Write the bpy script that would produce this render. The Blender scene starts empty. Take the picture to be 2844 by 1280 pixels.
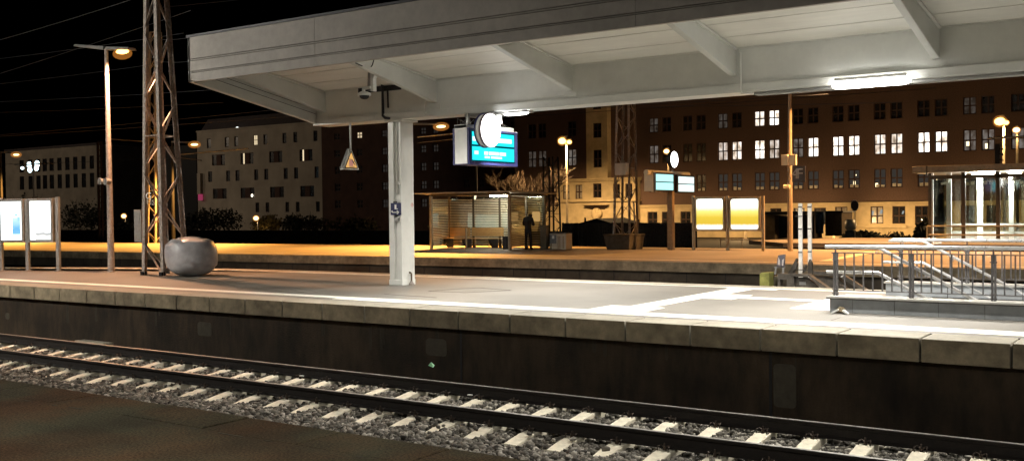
import bpy, math, random
import numpy as np
from mathutils import Vector, Matrix
random.seed(7)
S = bpy.context.scene
C = S.collection
# ------------------------------------------------------------------ camera
EYE = 1.6
F, YAW, PITCH, ROLL = 2849.6, .6013, -.01884, .01078
cy, sy, cp, sp, cr, sr = math.cos(YAW), math.sin(YAW), math.cos(PITCH), math.sin(PITCH), math.cos(ROLL), math.sin(ROLL)
fw = Vector((-sy*cp, cy*cp, sp)); r0 = Vector((cy, sy, 0)); d0 = fw.cross(r0)
RX = cr*r0 + sr*d0; DN = -sr*r0 + cr*d0
def ray(x, y): return RX*((x-1422)/F) + DN*((y-640)/F) + fw
def P(x, y, Y):
    "surveyed point: sight line of the photograph met with the vertical plane at distance Y"
    d = ray(x, y); d = d*(Y/d.y); return Vector((d.x, d.y, d.z+EYE))
def PZ(x, y, z=0.0):
    d = ray(x, y); d = d*((z-EYE)/d.z); return Vector((d.x, d.y, z))
def PX(x, y, X):
    d = ray(x, y); d = d*(X/d.x); return Vector((d.x, d.y, d.z+EYE))
cam = bpy.data.cameras.new('camera'); camo = bpy.data.objects.new('camera', cam); C.objects.link(camo)
up = -DN; bk = -fw
camo.matrix_world = Matrix(((RX.x, up.x, bk.x, 0), (RX.y, up.y, bk.y, 0), (RX.z, up.z, bk.z, EYE), (0, 0, 0, 1)))
cam.sensor_width = 36; cam.lens = F/2844*36; cam.clip_end = 2000; cam.clip_start = .05
S.camera = camo
# ------------------------------------------------------------------ materials
def mat(name, col, rough=.7, metal=0., ns=6., var=.25, bump=0., bs=40., big=.0, bigs=.7, spec=.3, aniso=None, coat=0):
    m = bpy.data.materials.new(name); m.use_nodes = True
    nt = m.node_tree; N = nt.nodes; L = nt.links; b = N['Principled BSDF']
    b.inputs['Roughness'].default_value = rough; b.inputs['Metallic'].default_value = metal
    b.inputs['Specular IOR Level'].default_value = spec
    if coat: b.inputs['Coat Weight'].default_value = coat
    tc = N.new('ShaderNodeTexCoord'); mp = N.new('ShaderNodeMapping'); L.new(tc.outputs['Object'], mp.inputs[0])
    if aniso: mp.inputs['Scale'].default_value = aniso
    no = N.new('ShaderNodeTexNoise'); no.inputs['Scale'].default_value = ns; no.inputs['Detail'].default_value = 6
    no.inputs['Roughness'].default_value = .65
    L.new(mp.outputs[0], no.inputs['Vector'])
    rp = N.new('ShaderNodeValToRGB'); e = rp.color_ramp.elements
    e[0].position = .32; e[1].position = .68
    e[0].color = (*[c*(1-var) for c in col], 1); e[1].color = (*[min(1, c*(1+var)) for c in col], 1)
    L.new(no.outputs['Fac'], rp.inputs[0]); out = rp.outputs[0]
    if big:
        n2 = N.new('ShaderNodeTexNoise'); n2.inputs['Scale'].default_value = bigs; n2.inputs['Detail'].default_value = 5
        L.new(tc.outputs['Object'], n2.inputs['Vector'])
        r2 = N.new('ShaderNodeValToRGB'); q = r2.color_ramp.elements; q[0].position = .35; q[1].position = .62
        q[0].color = (1-big, 1-big, 1-big, 1); q[1].color = (1, 1, 1, 1); L.new(n2.outputs['Fac'], r2.inputs[0])
        mx = N.new('ShaderNodeMix'); mx.data_type = 'RGBA'; mx.blend_type = 'MULTIPLY'; mx.inputs[0].default_value = 1
        L.new(out, mx.inputs[6]); L.new(r2.outputs[0], mx.inputs[7]); out = mx.outputs[2]
    L.new(out, b.inputs['Base Color'])
    rr = N.new('ShaderNodeMapRange'); rr.inputs[3].default_value = max(.02, rough-.12); rr.inputs[4].default_value = min(1, rough+.12)
    L.new(no.outputs['Fac'], rr.inputs[0]); L.new(rr.outputs[0], b.inputs['Roughness'])
    if bump:
        n3 = N.new('ShaderNodeTexNoise'); n3.inputs['Scale'].default_value = bs; n3.inputs['Detail'].default_value = 4
        L.new(tc.outputs['Object'], n3.inputs['Vector'])
        bp = N.new('ShaderNodeBump'); bp.inputs['Strength'].default_value = bump; bp.inputs['Distance'].default_value = .02
        L.new(n3.outputs['Fac'], bp.inputs['Height']); L.new(bp.outputs[0], b.inputs['Normal'])
    return m
def emat(name, col, s):
    m = bpy.data.materials.new(name); m.use_nodes = True; nt = m.node_tree; N = nt.nodes; L = nt.links
    N.remove(N['Principled BSDF']); e = N.new('ShaderNodeEmission'); e.inputs[0].default_value = (*col, 1); e.inputs[1].default_value = s
    L.new(e.outputs[0], N['Material Output'].inputs[0]); return m
def roommat(name, col, s):
    "lit room behind a pane: uneven lamp light on walls, blinds and shelves"
    m = emat(name, col, s); nt = m.node_tree; N = nt.nodes; L = nt.links; e = N['Emission']
    tc = N.new('ShaderNodeTexCoord'); mp = N.new('ShaderNodeMapping'); mp.inputs['Scale'].default_value = (1.7, 1, 1.1); L.new(tc.outputs['Object'], mp.inputs[0])
    no = N.new('ShaderNodeTexNoise'); no.inputs['Scale'].default_value = 1.3; no.inputs['Detail'].default_value = 5; L.new(mp.outputs[0], no.inputs['Vector'])
    mr = N.new('ShaderNodeMapRange'); mr.inputs[1].default_value = .3; mr.inputs[2].default_value = .7; mr.inputs[3].default_value = s*.25; mr.inputs[4].default_value = s*1.5; L.new(no.outputs['Fac'], mr.inputs[0]); L.new(mr.outputs[0], e.inputs[1])
    rp = N.new('ShaderNodeValToRGB'); q = rp.color_ramp.elements; q[0].position = .35; q[1].position = .65; q[0].color = (col[0], col[1]*.82, col[2]*.66, 1); q[1].color = (*col, 1); L.new(no.outputs['Fac'], rp.inputs[0]); L.new(rp.outputs[0], e.inputs[0]); return m
def glassmat(name, tint=(.9, .95, .92), refl=.12, stripes=None):
    m = bpy.data.materials.new(name); m.use_nodes = True; nt = m.node_tree; N = nt.nodes; L = nt.links
    N.remove(N['Principled BSDF']); t = N.new('ShaderNodeBsdfTransparent'); t.inputs[0].default_value = (*tint, 1)
    g = N.new('ShaderNodeBsdfGlossy'); g.inputs['Roughness'].default_value = .04
    mx = N.new('ShaderNodeMixShader'); fr = N.new('ShaderNodeFresnel'); fr.inputs[0].default_value = 1.5
    mu = N.new('ShaderNodeMath'); mu.operation = 'ADD'; mu.inputs[1].default_value = refl; L.new(fr.outputs[0], mu.inputs[0])
    L.new(mu.outputs[0], mx.inputs[0]); L.new(t.outputs[0], mx.inputs[1]); L.new(g.outputs[0], mx.inputs[2])
    L.new(mx.outputs[0], N['Material Output'].inputs[0]); return m
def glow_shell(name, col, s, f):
    "lens halo of a lamp built as a shell: partly clear, partly glowing"
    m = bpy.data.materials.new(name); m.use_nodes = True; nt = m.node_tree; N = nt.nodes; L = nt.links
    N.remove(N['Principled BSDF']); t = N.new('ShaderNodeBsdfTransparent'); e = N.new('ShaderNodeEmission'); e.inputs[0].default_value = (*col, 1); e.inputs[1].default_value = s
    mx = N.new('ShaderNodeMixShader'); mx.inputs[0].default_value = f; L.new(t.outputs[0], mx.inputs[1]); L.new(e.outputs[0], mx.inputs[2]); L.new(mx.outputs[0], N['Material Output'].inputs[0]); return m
def emit_grad(name, stops, axis, lo, hi, s, noise=0.):
    "back-lit printed sheet: printed colours along one object axis"
    m = bpy.data.materials.new(name); m.use_nodes = True; nt = m.node_tree; N = nt.nodes; L = nt.links
    N.remove(N['Principled BSDF']); e = N.new('ShaderNodeEmission'); e.inputs[1].default_value = s
    tc = N.new('ShaderNodeTexCoord'); sx = N.new('ShaderNodeSeparateXYZ'); L.new(tc.outputs['Object'], sx.inputs[0])
    mr = N.new('ShaderNodeMapRange'); mr.inputs[1].default_value = lo; mr.inputs[2].default_value = hi
    L.new(sx.outputs['XYZ'.index(axis)], mr.inputs[0])
    rp = N.new('ShaderNodeValToRGB'); el = rp.color_ramp.elements
    while len(el) > 1: el.remove(el[-1])
    el[0].position = stops[0][0]; el[0].color = (*stops[0][1], 1)
    for p_, c_ in stops[1:]:
        q = el.new(p_); q.color = (*c_, 1)
    src = mr.outputs[0]
    if noise:
        no = N.new('ShaderNodeTexNoise'); no.inputs['Scale'].default_value = 9; L.new(tc.outputs['Object'], no.inputs['Vector'])
        ad = N.new('ShaderNodeMath'); ad.operation = 'MULTIPLY_ADD'; ad.inputs[1].default_value = noise
        L.new(no.outputs['Fac'], ad.inputs[0]); L.new(src, ad.inputs[2]); src = ad.outputs[0]
    L.new(src, rp.inputs[0]); L.new(rp.outputs[0], e.inputs[0])
    L.new(e.outputs[0], N['Material Output'].inputs[0]); return m
M = {}
M['asphalt_dark'] = mat('asphalt_dark', (.026, .024, .017), .95, ns=60, var=.55, bump=.5, bs=160, big=.5, bigs=.8, spec=.12)
M['asphalt'] = mat('asphalt', (.185, .174, .155), .62, ns=45, var=.16, bump=.2, bs=120, big=.22, bigs=.55, aniso=(.35, 1, 1))
M['asphalt2'] = mat('asphalt2', (.25, .22, .19), .7, ns=30, var=.18, bump=.2, bs=120, big=.2, bigs=.4, aniso=(.35, 1, 1))
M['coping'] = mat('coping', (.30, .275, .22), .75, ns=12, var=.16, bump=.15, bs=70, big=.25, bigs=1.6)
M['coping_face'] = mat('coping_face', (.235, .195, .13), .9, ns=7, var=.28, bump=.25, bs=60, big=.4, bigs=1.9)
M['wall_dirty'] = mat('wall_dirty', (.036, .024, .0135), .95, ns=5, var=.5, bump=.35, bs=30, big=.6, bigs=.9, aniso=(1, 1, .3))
M['wall_patch'] = mat('wall_patch', (.046, .040, .028), .9, ns=9, var=.25, bump=.2)
M['paint'] = mat('white_paint', (.82, .80, .72), .55, ns=20, var=.08, big=.12, bigs=2)
M['rail'] = mat('rail_rust', (.012, .009, .007), .8, ns=20, var=.4, bump=.2)
M['rail_top'] = mat('rail_steel', (.24, .225, .205), .55, metal=.35, ns=30, var=.3)
M['sleeper'] = mat('sleeper_concrete', (.84, .78, .62), .8, ns=14, var=.12, bump=.25, bs=60, big=.2, bigs=2.5)
M['clip'] = mat('clip_steel', (.06, .045, .035), .6, metal=.6, ns=30)
M['steel_grey'] = mat('canopy_paint', (.60, .61, .58), .48, ns=3, var=.05, big=.1, bigs=.9, spec=.35)
M['steel_beam'] = mat('beam_paint', (.74, .75, .715), .42, ns=3, var=.05, big=.08, bigs=.8, spec=.4)
M['panel'] = mat('ceiling_sheet', (.80, .785, .725), .55, ns=2, var=.06, big=.1, bigs=.7, aniso=(.4, 2, 1))
M['trunking'] = mat('trunking', (.26, .26, .25), .6, var=.1)
M['trim'] = mat('white_trim', (.72, .72, .68), .5, var=.06)
M['fascia'] = mat('fascia_sheet', (.42, .39, .35), .6, ns=5, var=.1, big=.15, bigs=.6)
M['groove'] = mat('dark_joint', (.05, .045, .04), .8)
M['dark_metal'] = mat('dark_metal', (.035, .035, .04), .5, metal=.3)
M['grey_metal'] = mat('grey_metal', (.28, .28, .27), .45, metal=.4, var=.15)
M['galv'] = mat('galvanised', (.36, .35, .33), .45, metal=.55, ns=18, var=.2)
M['white_pl'] = mat('white_plastic', (.72, .73, .70), .4, var=.06)
M['cream_pl'] = mat('cream_plastic', (.7, .62, .45), .5, var=.06)
M['blue'] = mat('sign_blue', (.03, .034, .12), .4, var=.08)
M['navy'] = mat('navy_sign', (.02, .025, .09), .5, var=.1)
M['black'] = mat('black', (.008, .008, .009), .6, var=.2)
M['mast'] = mat('mast_steel', (.30, .265, .235), .7, metal=.2, ns=14, var=.35)
M['mast_light'] = mat('mast_galv', (.44, .39, .31), .55, metal=.3, ns=14, var=.2)
M['rail_paint'] = mat('railing_paint', (.11, .105, .105), .5, metal=.3, ns=20, var=.2)
M['rail_steel'] = mat('handrail_stainless', (.78, .77, .76), .3, metal=.75, ns=20, var=.05)
M['tile'] = mat('grey_tile', (.27, .285, .295), .5, ns=6, var=.12, big=.2, bigs=2.2)
M['tile_top'] = mat('tile_coping', (.34, .335, .31), .6, ns=10, var=.15)
M['boulder'] = mat('grey_wrap', (.37, .37, .385), .36, ns=4, var=.10, bump=.15, bs=9, big=.2, bigs=2)
M['brick'] = mat('brick_wall', (.13, .082, .064), .9, ns=9, var=.3, big=.3, bigs=.12)
M['cream'] = mat('cream_render', (.56, .45, .27), .85, ns=1.2, var=.12, big=.2, bigs=.3)
M['pale'] = mat('pale_render', (.36, .31, .25), .9, ns=.5, var=.12, big=.2, bigs=.2)
M['darkbrick'] = mat('dark_brick', (.06, .032, .024), .9, ns=.6, var=.3)
M['roof'] = mat('roof_tile', (.05, .04, .04), .8, ns=2, var=.3)
M['frame'] = mat('window_frame', (.05, .028, .02), .7)
M['pane_dark'] = mat('pane_dark', (.012, .012, .014), .25, ns=1, var=.4, spec=.4)
M['pane_curt'] = mat('pane_curtain', (.30, .275, .24), .25, ns=4, var=.2, spec=.6)
M['pane_lit'] = roommat('pane_lit', (1, .96, .9), 1.9)
M['pane_mid'] = roommat('pane_mid', (1, .90, .82), .5)
M['pane_warm'] = emat('pane_warm', (1, .80, .5), .75)
M['pane_dim'] = roommat('pane_dim', (.8, .72, .66), .13)
M['foliage'] = mat('foliage', (.02, .02, .012), .8, ns=3, var=.4)
M['foliage_y'] = mat('foliage_yellow', (.13, .10, .035), .8, ns=3, var=.4)
M['bark'] = mat('bark', (.085, .062, .042), .9, ns=12, var=.35)
M['wood'] = mat('bench_wood', (.42, .27, .11), .55, ns=8, var=.2, aniso=(1, 8, 8))
M['stripe'] = mat('frosted_stripe', (.8, .74, .55), .6, var=.08)
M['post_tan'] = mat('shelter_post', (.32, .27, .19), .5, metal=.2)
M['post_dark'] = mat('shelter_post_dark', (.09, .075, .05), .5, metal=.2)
M['roof_thin'] = mat('shelter_roof', (.36, .31, .24), .5, metal=.2)
M['cloth_black'] = mat('black_jacket', (.010, .011, .014), .8, ns=9, var=.3, bump=.3, bs=14)
M['trouser'] = mat('black_trousers', (.008, .008, .010), .85, ns=9, var=.3)
M['skin'] = mat('skin', (.42, .26, .18), .6)
M['hair'] = mat('hair_dark', (.012, .010, .009), .7)
M['shoe_pale'] = mat('pale_shoe', (.4, .33, .26), .6)
M['ballast'] = mat('ballast_bed', (.05, .046, .04), .95, ns=25, var=.5, bump=.6, bs=50)
M['ground'] = mat('ground', (.03, .027, .024), .95, ns=1.5, var=.4)
M['moss'] = mat('mossy_timber', (.25, .25, .07), .85, ns=7, var=.3, bump=.3, big=.3, bigs=4)
M['buffer'] = mat('buffer_steel', (.10, .09, .075), .75, metal=.2, ns=8, var=.35, big=.3, bigs=2)
M['halo'] = glow_shell('lens_halo', (1, .36, .06), .9, .13)  # glowing shell standing in for the lens halo around a lamp
M['post_white'] = mat('white_post', (.84, .82, .76), .5, ns=14, var=.12, big=.2, bigs=3)
M['glow_tube'] = emat('tube_light', (1, .975, .91), 15)
M['glow_tube_dim'] = emat('tube_light_dim', (1, .975, .91), 9)
M['fill_tube'] = emat('fill_tube_light', (1, .95, .85), 10)
M['fill_tube_left'] = emat('fill_light_left', (1, .95, .85), 1900)  # added fill for the left end of the roof fascia
M['clock_lit'] = emat('clock_light', (1, 1, 1), 7)
M['sodium'] = emat('sodium_glow', (1, .52, .12), 6)
M['sodium_pale'] = emat('sodium_pale', (1, .62, .24), 4.5)
M['glass'] = glassmat('clear_glass')
M['glass_s'] = glassmat('shelter_glass', (.86, .88, .78), .03)
def stone_mat():
    m = mat('ballast_stone', (.30, .285, .25), .85, ns=40, var=.2)
    nt = m.node_tree; N = nt.nodes; L = nt.links; b = N['Principled BSDF']
    g = N.new('ShaderNodeNewGeometry'); rp = N.new('ShaderNodeValToRGB'); e = rp.color_ramp.elements
    e[0].color = (.03, .026, .021, 1); e[1].color = (.42, .395, .34, 1); e[1].position = 1
    q = e.new(.55); q.color = (.13, .12, .10, 1); q = e.new(.8); q.color = (.22, .20, .165, 1)
    L.new(g.outputs['Random Per Island'], rp.inputs[0]); L.new(rp.outputs[0], b.inputs['Base Color']); return m
M['stone'] = stone_mat()
def streak_mat():
    "retaining wall: grime with vertical run-off stains (washed lighter runs)"
    m = M['wall_dirty']; return m
def mottled_asphalt():
    m = mat('asphalt_dark', (.078, .067, .046), .95, ns=55, var=.8, bump=.6, bs=150, big=.45, bigs=1.1, spec=.12)
    nt = m.node_tree; N = nt.nodes; L = nt.links; b = N['Principled BSDF']; src = b.inputs['Base Color'].links[0].from_socket
    tc = N['Texture Coordinate']; n4 = N.new('ShaderNodeTexNoise'); n4.inputs['Scale'].default_value = .9; n4.inputs['Detail'].default_value = 7; L.new(tc.outputs['Object'], n4.inputs['Vector'])
    rp = N.new('ShaderNodeValToRGB'); e = rp.color_ramp.elements; e[0].position = .40; e[1].position = .60; e[0].color = (1.25, .85, .62, 1); e[1].color = (.85, 1.0, .9, 1); L.new(n4.outputs['Fac'], rp.inputs[0])
    mx = N.new('ShaderNodeMix'); mx.data_type = 'RGBA'; mx.blend_type = 'MULTIPLY'; mx.inputs[0].default_value = 1; L.new(src, mx.inputs[6]); L.new(rp.outputs[0], mx.inputs[7]); L.new(mx.outputs[2], b.inputs['Base Color']); return m
M['asphalt_dark'] = mottled_asphalt()
# ------------------------------------------------------------------ mesh helper
OFF = {}
class MB:
    def __init__(s): s.v = []; s.f = []
    def add(s, vs, fs):
        k = len(s.v); s.v += [tuple(v) for v in vs]; s.f += [tuple(i+k for i in f) for f in fs]; return s
    def box(s, x0, x1, y0, y1, z0, z1):
        return s.hexa([(x0,y0,z0),(x1,y0,z0),(x1,y1,z0),(x0,y1,z0),(x0,y0,z1),(x1,y0,z1),(x1,y1,z1),(x0,y1,z1)])
    def hexa(s, p):
        return s.add(p, [(3,2,1,0),(4,5,6,7),(0,1,5,4),(1,2,6,5),(2,3,7,6),(3,0,4,7)])
    def obox(s, c, a, b, d):
        c, a, b, d = map(Vector, (c, a, b, d))
        return s.hexa([c-a-b-d, c+a-b-d, c+a+b-d, c-a+b-d, c-a-b+d, c+a-b+d, c+a+b+d, c-a+b+d])
    def bar(s, p, q, w, h, up=(0, 0, 1)):
        p, q = Vector(p), Vector(q); t = (q-p); u = Vector(up)
        if abs(t.normalized().dot(u)) > .98: u = Vector((0, 1, 0))
        a = t.cross(u).normalized()*(w/2); b = a.cross(t).normalized()*(h/2)
        return s.obox((p+q)/2, t/2, a, b)
    def cyl(s, p, q, r, r2=None, n=10, cap=True):
        p, q = Vector(p), Vector(q); t = (q-p).normalized(); r2 = r if r2 is None else r2
        u = Vector((0, 0, 1)) if abs(t.z) < .95 else Vector((1, 0, 0))
        a = t.cross(u).normalized(); b = t.cross(a)
        vs = [p+(a*math.cos(i*2*math.pi/n)+b*math.sin(i*2*math.pi/n))*r for i in range(n)] + [q+(a*math.cos(i*2*math.pi/n)+b*math.sin(i*2*math.pi/n))*r2 for i in range(n)]
        fs = [(i, n+i, n+(i+1) % n, (i+1) % n) for i in range(n)]
        if cap: fs += [tuple(range(n)), tuple(range(2*n-1, n-1, -1))]
        return s.add(vs, fs)
    def tube(s, pts, r, n=8):
        pts = [Vector(p) for p in pts]; rings = []
        for i, p in enumerate(pts):
            t = ((pts[min(i+1, len(pts)-1)]-p).normalized() if i < len(pts)-1 else Vector()) + ((p-pts[i-1]).normalized() if i else Vector())
            t.normalize(); u = Vector((0, 0, 1)) if abs(t.z) < .95 else Vector((0, 1, 0))
            a = t.cross(u).normalized(); b = t.cross(a)
            rr = r[i] if isinstance(r, (list, tuple)) else r
            rings.append([p+(a*math.cos(k*2*math.pi/n)+b*math.sin(k*2*math.pi/n))*rr for k in range(n)])
        vs = [v for g in rings for v in g]; fs = []
        for i in range(len(pts)-1):
            for k in range(n): fs.append((i*n+k, i*n+n+k, i*n+n+(k+1) % n, i*n+(k+1) % n))
        fs += [tuple(range(n)), tuple(range(len(vs)-1, len(vs)-n-1, -1))]
        return s.add(vs, fs)
    def prism(s, pts, vec):
        pts = [Vector(p) for p in pts]; vec = Vector(vec); n = len(pts)
        return s.add(pts+[p+vec for p in pts], [tuple(range(n-1, -1, -1)), tuple(range(n, 2*n))]+[(i, (i+1) % n, n+(i+1) % n, n+i) for i in range(n)])
    def lathe(s, c, prof, n=16):
        c = Vector(c); vs = []; fs = []
        for r, z in prof:
            for k in range(n): vs.append(c+Vector((r*math.cos(k*2*math.pi/n), r*math.sin(k*2*math.pi/n), z)))
        for i in range(len(prof)-1):
            for k in range(n): fs.append((i*n+k, i*n+(k+1) % n, i*n+n+(k+1) % n, i*n+n+k))
        fs += [tuple(range(n-1, -1, -1)), tuple(range(len(vs)-n, len(vs)))]
        return s.add(vs, fs)
    def ball(s, c, rx, ry, rz, n=10, m=6):
        return s.lathe((0, 0, 0), [(math.sin(math.pi*i/m)*1+1e-4, -math.cos(math.pi*i/m)) for i in range(m+1)], n)._last(c, rx, ry, rz, n*(m+1))
    def _last(s, c, rx, ry, rz, k):
        for i in range(len(s.v)-k, len(s.v)):
            x, y, z = s.v[i]; s.v[i] = (c[0]+x*rx, c[1]+y*ry, c[2]+z*rz)
        return s
    def quad(s, *p): return s.add(p, [tuple(range(len(p)))])
    def build(s, name, m, parent=None, smooth=False, bevel=0, loc=None):
        off = OFF[parent] if parent is not None else Vector(loc if loc is not None else (0, 0, 0))
        me = bpy.data.meshes.new(name); me.from_pydata([(v[0]-off[0], v[1]-off[1], v[2]-off[2]) for v in s.v], [], s.f); me.update()
        o = bpy.data.objects.new(name, me); C.objects.link(o)
        if not isinstance(m, (list, tuple)): m = [m]
        for q in m: me.materials.append(M[q] if isinstance(q, str) else q)
        if parent is not None: o.parent = parent
        else: o.location = off
        OFF[o] = off
        if smooth: me.polygons.foreach_set('use_smooth', [True]*len(me.polygons))
        if bevel:
            b = o.modifiers.new('bevel', 'BEVEL'); b.width = bevel; b.segments = 2; b.limit_method = 'ANGLE'
        return o
def tag(o, label=None, cat=None, group=None, kind=None):
    if label: o['label'] = label
    if cat: o['category'] = cat
    if group: o['group'] = group
    if kind: o['kind'] = kind
    return o
def thing(name, label, cat, loc=(0, 0, 0), group=None):
    o = bpy.data.objects.new(name, None); C.objects.link(o); o.location = loc; o.empty_display_size = .2
    OFF[o] = Vector(loc); return tag(o, label, cat, group)
def lamp(name, loc, power, col, parent=None, radius=.1, spot=None, aim=None):
    d = bpy.data.lights.new(name, 'SPOT' if spot else 'POINT'); d.energy = power; d.color = col; d.shadow_soft_size = radius
    if spot: d.spot_size = math.radians(spot); d.spot_blend = .6
    o = bpy.data.objects.new(name, d); C.objects.link(o)
    if parent is not None:
        o.parent = parent; o.location = Vector(loc)-OFF[parent]
    else: o.location = loc
    if aim: o.rotation_euler = (Vector(aim)-Vector(loc)).to_track_quat('-Z', 'Y').to_euler()
    return o
def spot_dn(name, loc, power, col, parent, radius=.15, ang=179):
    return lamp(name, loc, power, col, parent, radius, spot=ang, aim=Vector(loc)+Vector((.01, 0, -5)))
def area(name, loc, sx, sy_, power, col, parent, spread=170):
    d = bpy.data.lights.new(name, 'AREA'); d.shape = 'RECTANGLE'; d.size = sx; d.size_y = sy_; d.energy = power; d.color = col; d.spread = math.radians(spread)
    o = bpy.data.objects.new(name, d); C.objects.link(o); o.parent = parent; o.location = Vector(loc)-OFF[parent]; return o
def copy_tree(o, dloc, parent=None):
    c = o.copy(); C.objects.link(c)
    if parent is not None: c.parent = parent
    else: c.location = o.location + Vector(dloc)
    for ch in list(o.children): copy_tree(ch, dloc, c)
    return c
def text(body, name, loc, size, m, parent, rot, ext=.004):
    cu = bpy.data.curves.new(name, 'FONT'); cu.body = body; cu.size = size; cu.extrude = ext; cu.align_x = 'CENTER'; cu.align_y = 'CENTER'
    t = bpy.data.objects.new(name, cu); C.objects.link(t); bpy.context.view_layer.update()
    me = bpy.data.meshes.new_from_object(t.evaluated_get(bpy.context.evaluated_depsgraph_get())); bpy.data.objects.remove(t)
    o = bpy.data.objects.new(name, me); C.objects.link(o); me.materials.clear(); me.materials.append(M[m]); o.parent = parent
    o.location = Vector(loc)-OFF[parent]; o.rotation_euler = rot; return o
# ================================================================== SETTING
g = MB(); g.quad((-700, -200, -1.55), (500, -200, -1.55), (500, 700, -1.55), (-700, 700, -1.55))
tag(g.build('ground', 'ground'), 'dark ground of the railway yard and the streets beyond', kind='structure')
EDGE, FAR, P2N, P2F = 13.04, 20.35, 28.35, 38.9
# foreground platform (we stand on it)
fp = thing('platform', 'dark worn asphalt platform in the foreground', None, (0, 0, 0)); tag(fp, kind='structure')
b = MB(); b.box(-90, 40, -9, 4.985, -1.5, 0); b.build('paving', 'asphalt_dark', fp)
b = MB()
for i in range(-90, 40):
    dz = random.uniform(-.004, .004); b.box(i-.27+.006, i+.73-.006, 4.995, 5.465, -.22, dz+.002)
b.build('edge_slab', 'asphalt_dark', fp, bevel=.008)
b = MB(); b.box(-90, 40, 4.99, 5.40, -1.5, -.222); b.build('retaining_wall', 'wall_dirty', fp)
# faint worn edge line
b = MB(); rr = random.Random(3)
x = -40.
LW = .35
while x < 3:
    L = rr.choice((.03, .05, .08, .12, .3))*rr.uniform(.6, 1.6)
    y_ = 4.945+rr.uniform(-.02, .012); b.box(x, x+L, y_, y_+rr.uniform(.006, .022), .0005, .0035); x += L+rr.uniform(.02, .9)
b.build('worn_line', mat('worn_line', (.045, .041, .03), .9, ns=30, var=.5), fp)
# ballast bed of the near track
b = MB()
b.box(-90, 40, 5.40, 12.94, -1.55, -1.235); tag(b.build('ballast_bed', 'ballast'), 'packed ballast bed under the near track', kind='structure')
# ------------------------------------------------------------ middle platform
mp = thing('platform', 'pale asphalt platform with white edge line under the canopy', None); tag(mp, kind='structure')
far_edge = [(-90., 9.), (-40., 13.9), (-31.74, 17.4), (-29.87, 18.35), (-27.07, 19.45), (-23.45, 20.2), (-20, 20.35), (-4.6, 20.35)]
# the paving, with the stair opening left free (x -4.4.. , y 16.0..19.2)
SX, SY0, SY1 = -4.75, 15.98, 19.22
top = [(-90, EDGE+.62), (SX, EDGE+.62), (SX, SY1), (SX, FAR-.45)] + [(x, y-.45) for x, y in reversed(far_edge) if x < SX]
b = MB(); b.prism([(x, y, -.25) for x, y in top], (0, 0, .25))
b.box(SX, 40, EDGE+.62, SY0, -.25, 0); b.box(SX, 40, SY1, FAR-.45, -.25, 0)
b.build('paving', 'asphalt', mp)
# coping blocks 1.01 m long
b = MB()
x0 = -5.187*.959
n = 0
for i in range(-84, 40):
    a = x0 + i*1.0085; j = random.uniform(-.004, .004)
    b.box(a+.012, a+.995, EDGE+j, EDGE+.62, -.285, .004+random.uniform(-.002, .002))
cop = b.build('coping', ['coping', 'coping_face'], mp, bevel=.01)
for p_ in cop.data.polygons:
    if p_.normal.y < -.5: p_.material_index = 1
b = MB()
fe = far_edge + [(40., 20.35)]
for (xa, ya), (xb, yb) in zip(fe[:-1], fe[1:]):
    d = Vector((xb-xa, yb-ya, 0)); nn = max(1, round(d.length/1.0)); 
    for k in range(nn):
        p = Vector((xa, ya, 0))+d*(k/nn); q = Vector((xa, ya, 0))+d*((k+1)/nn); q = q-(q-p)*.008
        nrm = Vector((d.y, -d.x, 0)).normalized()*.45
        b.hexa([p+nrm+Vector((0,0,-.28)), q+nrm+Vector((0,0,-.28)), q+Vector((0,0,-.28)), p+Vector((0,0,-.28)), p+nrm+Vector((0,0,.004)), q+nrm+Vector((0,0,.004)), q+Vector((0,0,.004)), p+Vector((0,0,.004))])
b.build('far_coping', 'coping', mp)
b = MB()
b.box(-90, 40, EDGE+.13, EDGE+.5, -1.55, -.287)
for (xa, ya), (xb, yb) in zip(fe[:-1], fe[1:]):
    b.hexa([(xa, ya-.5, -1.55), (xb, yb-.5, -1.55), (xb, yb-.12, -1.55), (xa, ya-.12, -1.55), (xa, ya-.5, -.287), (xb, yb-.5, -.287), (xb, yb-.12, -.287), (xa, ya-.12, -.287)])
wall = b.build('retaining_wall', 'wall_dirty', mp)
# patches, run-off stains and joints on the wall
b = MB(); YW_ = EDGE+.13
def rrect(b, x0_, x1_, z0_, z1_, y, r=.06, d=.006):
    pts = []
    for cx_, cz_, a0 in ((x1_-r, z0_+r, -90), (x1_-r, z1_-r, 0), (x0_+r, z1_-r, 90), (x0_+r, z0_+r, 180)):
        for k in range(4):
            a = math.radians(a0+k*30); pts.append((cx_+r*math.cos(a), y, cz_+r*math.sin(a)))
    b.prism(pts, (0, -d, 0))
for (xa, ya, xb, yb) in ((1183, 938, 1241, 990), (549, 893, 588, 934), (2148, 1008, 2212, 1135), (15, 868, 27, 887)):
    p, q = P(xa, ya, YW_), P(xb, yb, YW_); rrect(b, p.x, q.x, q.z, p.z, YW_)
b.build('wall_patch', 'wall_patch', mp)
b = MB()
rr = random.Random(11)
for k in range(17):
    xx = rr.uniform(-22, 0); w = rr.uniform(.02, .09); h = rr.uniform(.15, .5)
    rrect(b, xx, xx+w, -.30-h, -.30, YW_, r=w*.4, d=.003)
b.build('run_off_stain', mat('run_off_stain', (.030, .025, .016), .9, ns=9, var=.4, aniso=(3, 1, .4), big=.3, bigs=4), mp)
b = MB()
for xx in (1281, 2140): 
    p = P(xx, 960, YW_).x; b.box(p-.02, p+.02, YW_-.007, YW_-.002, -1.3, -.3)
b.build('wall_joint', 'black', mp)
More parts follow.
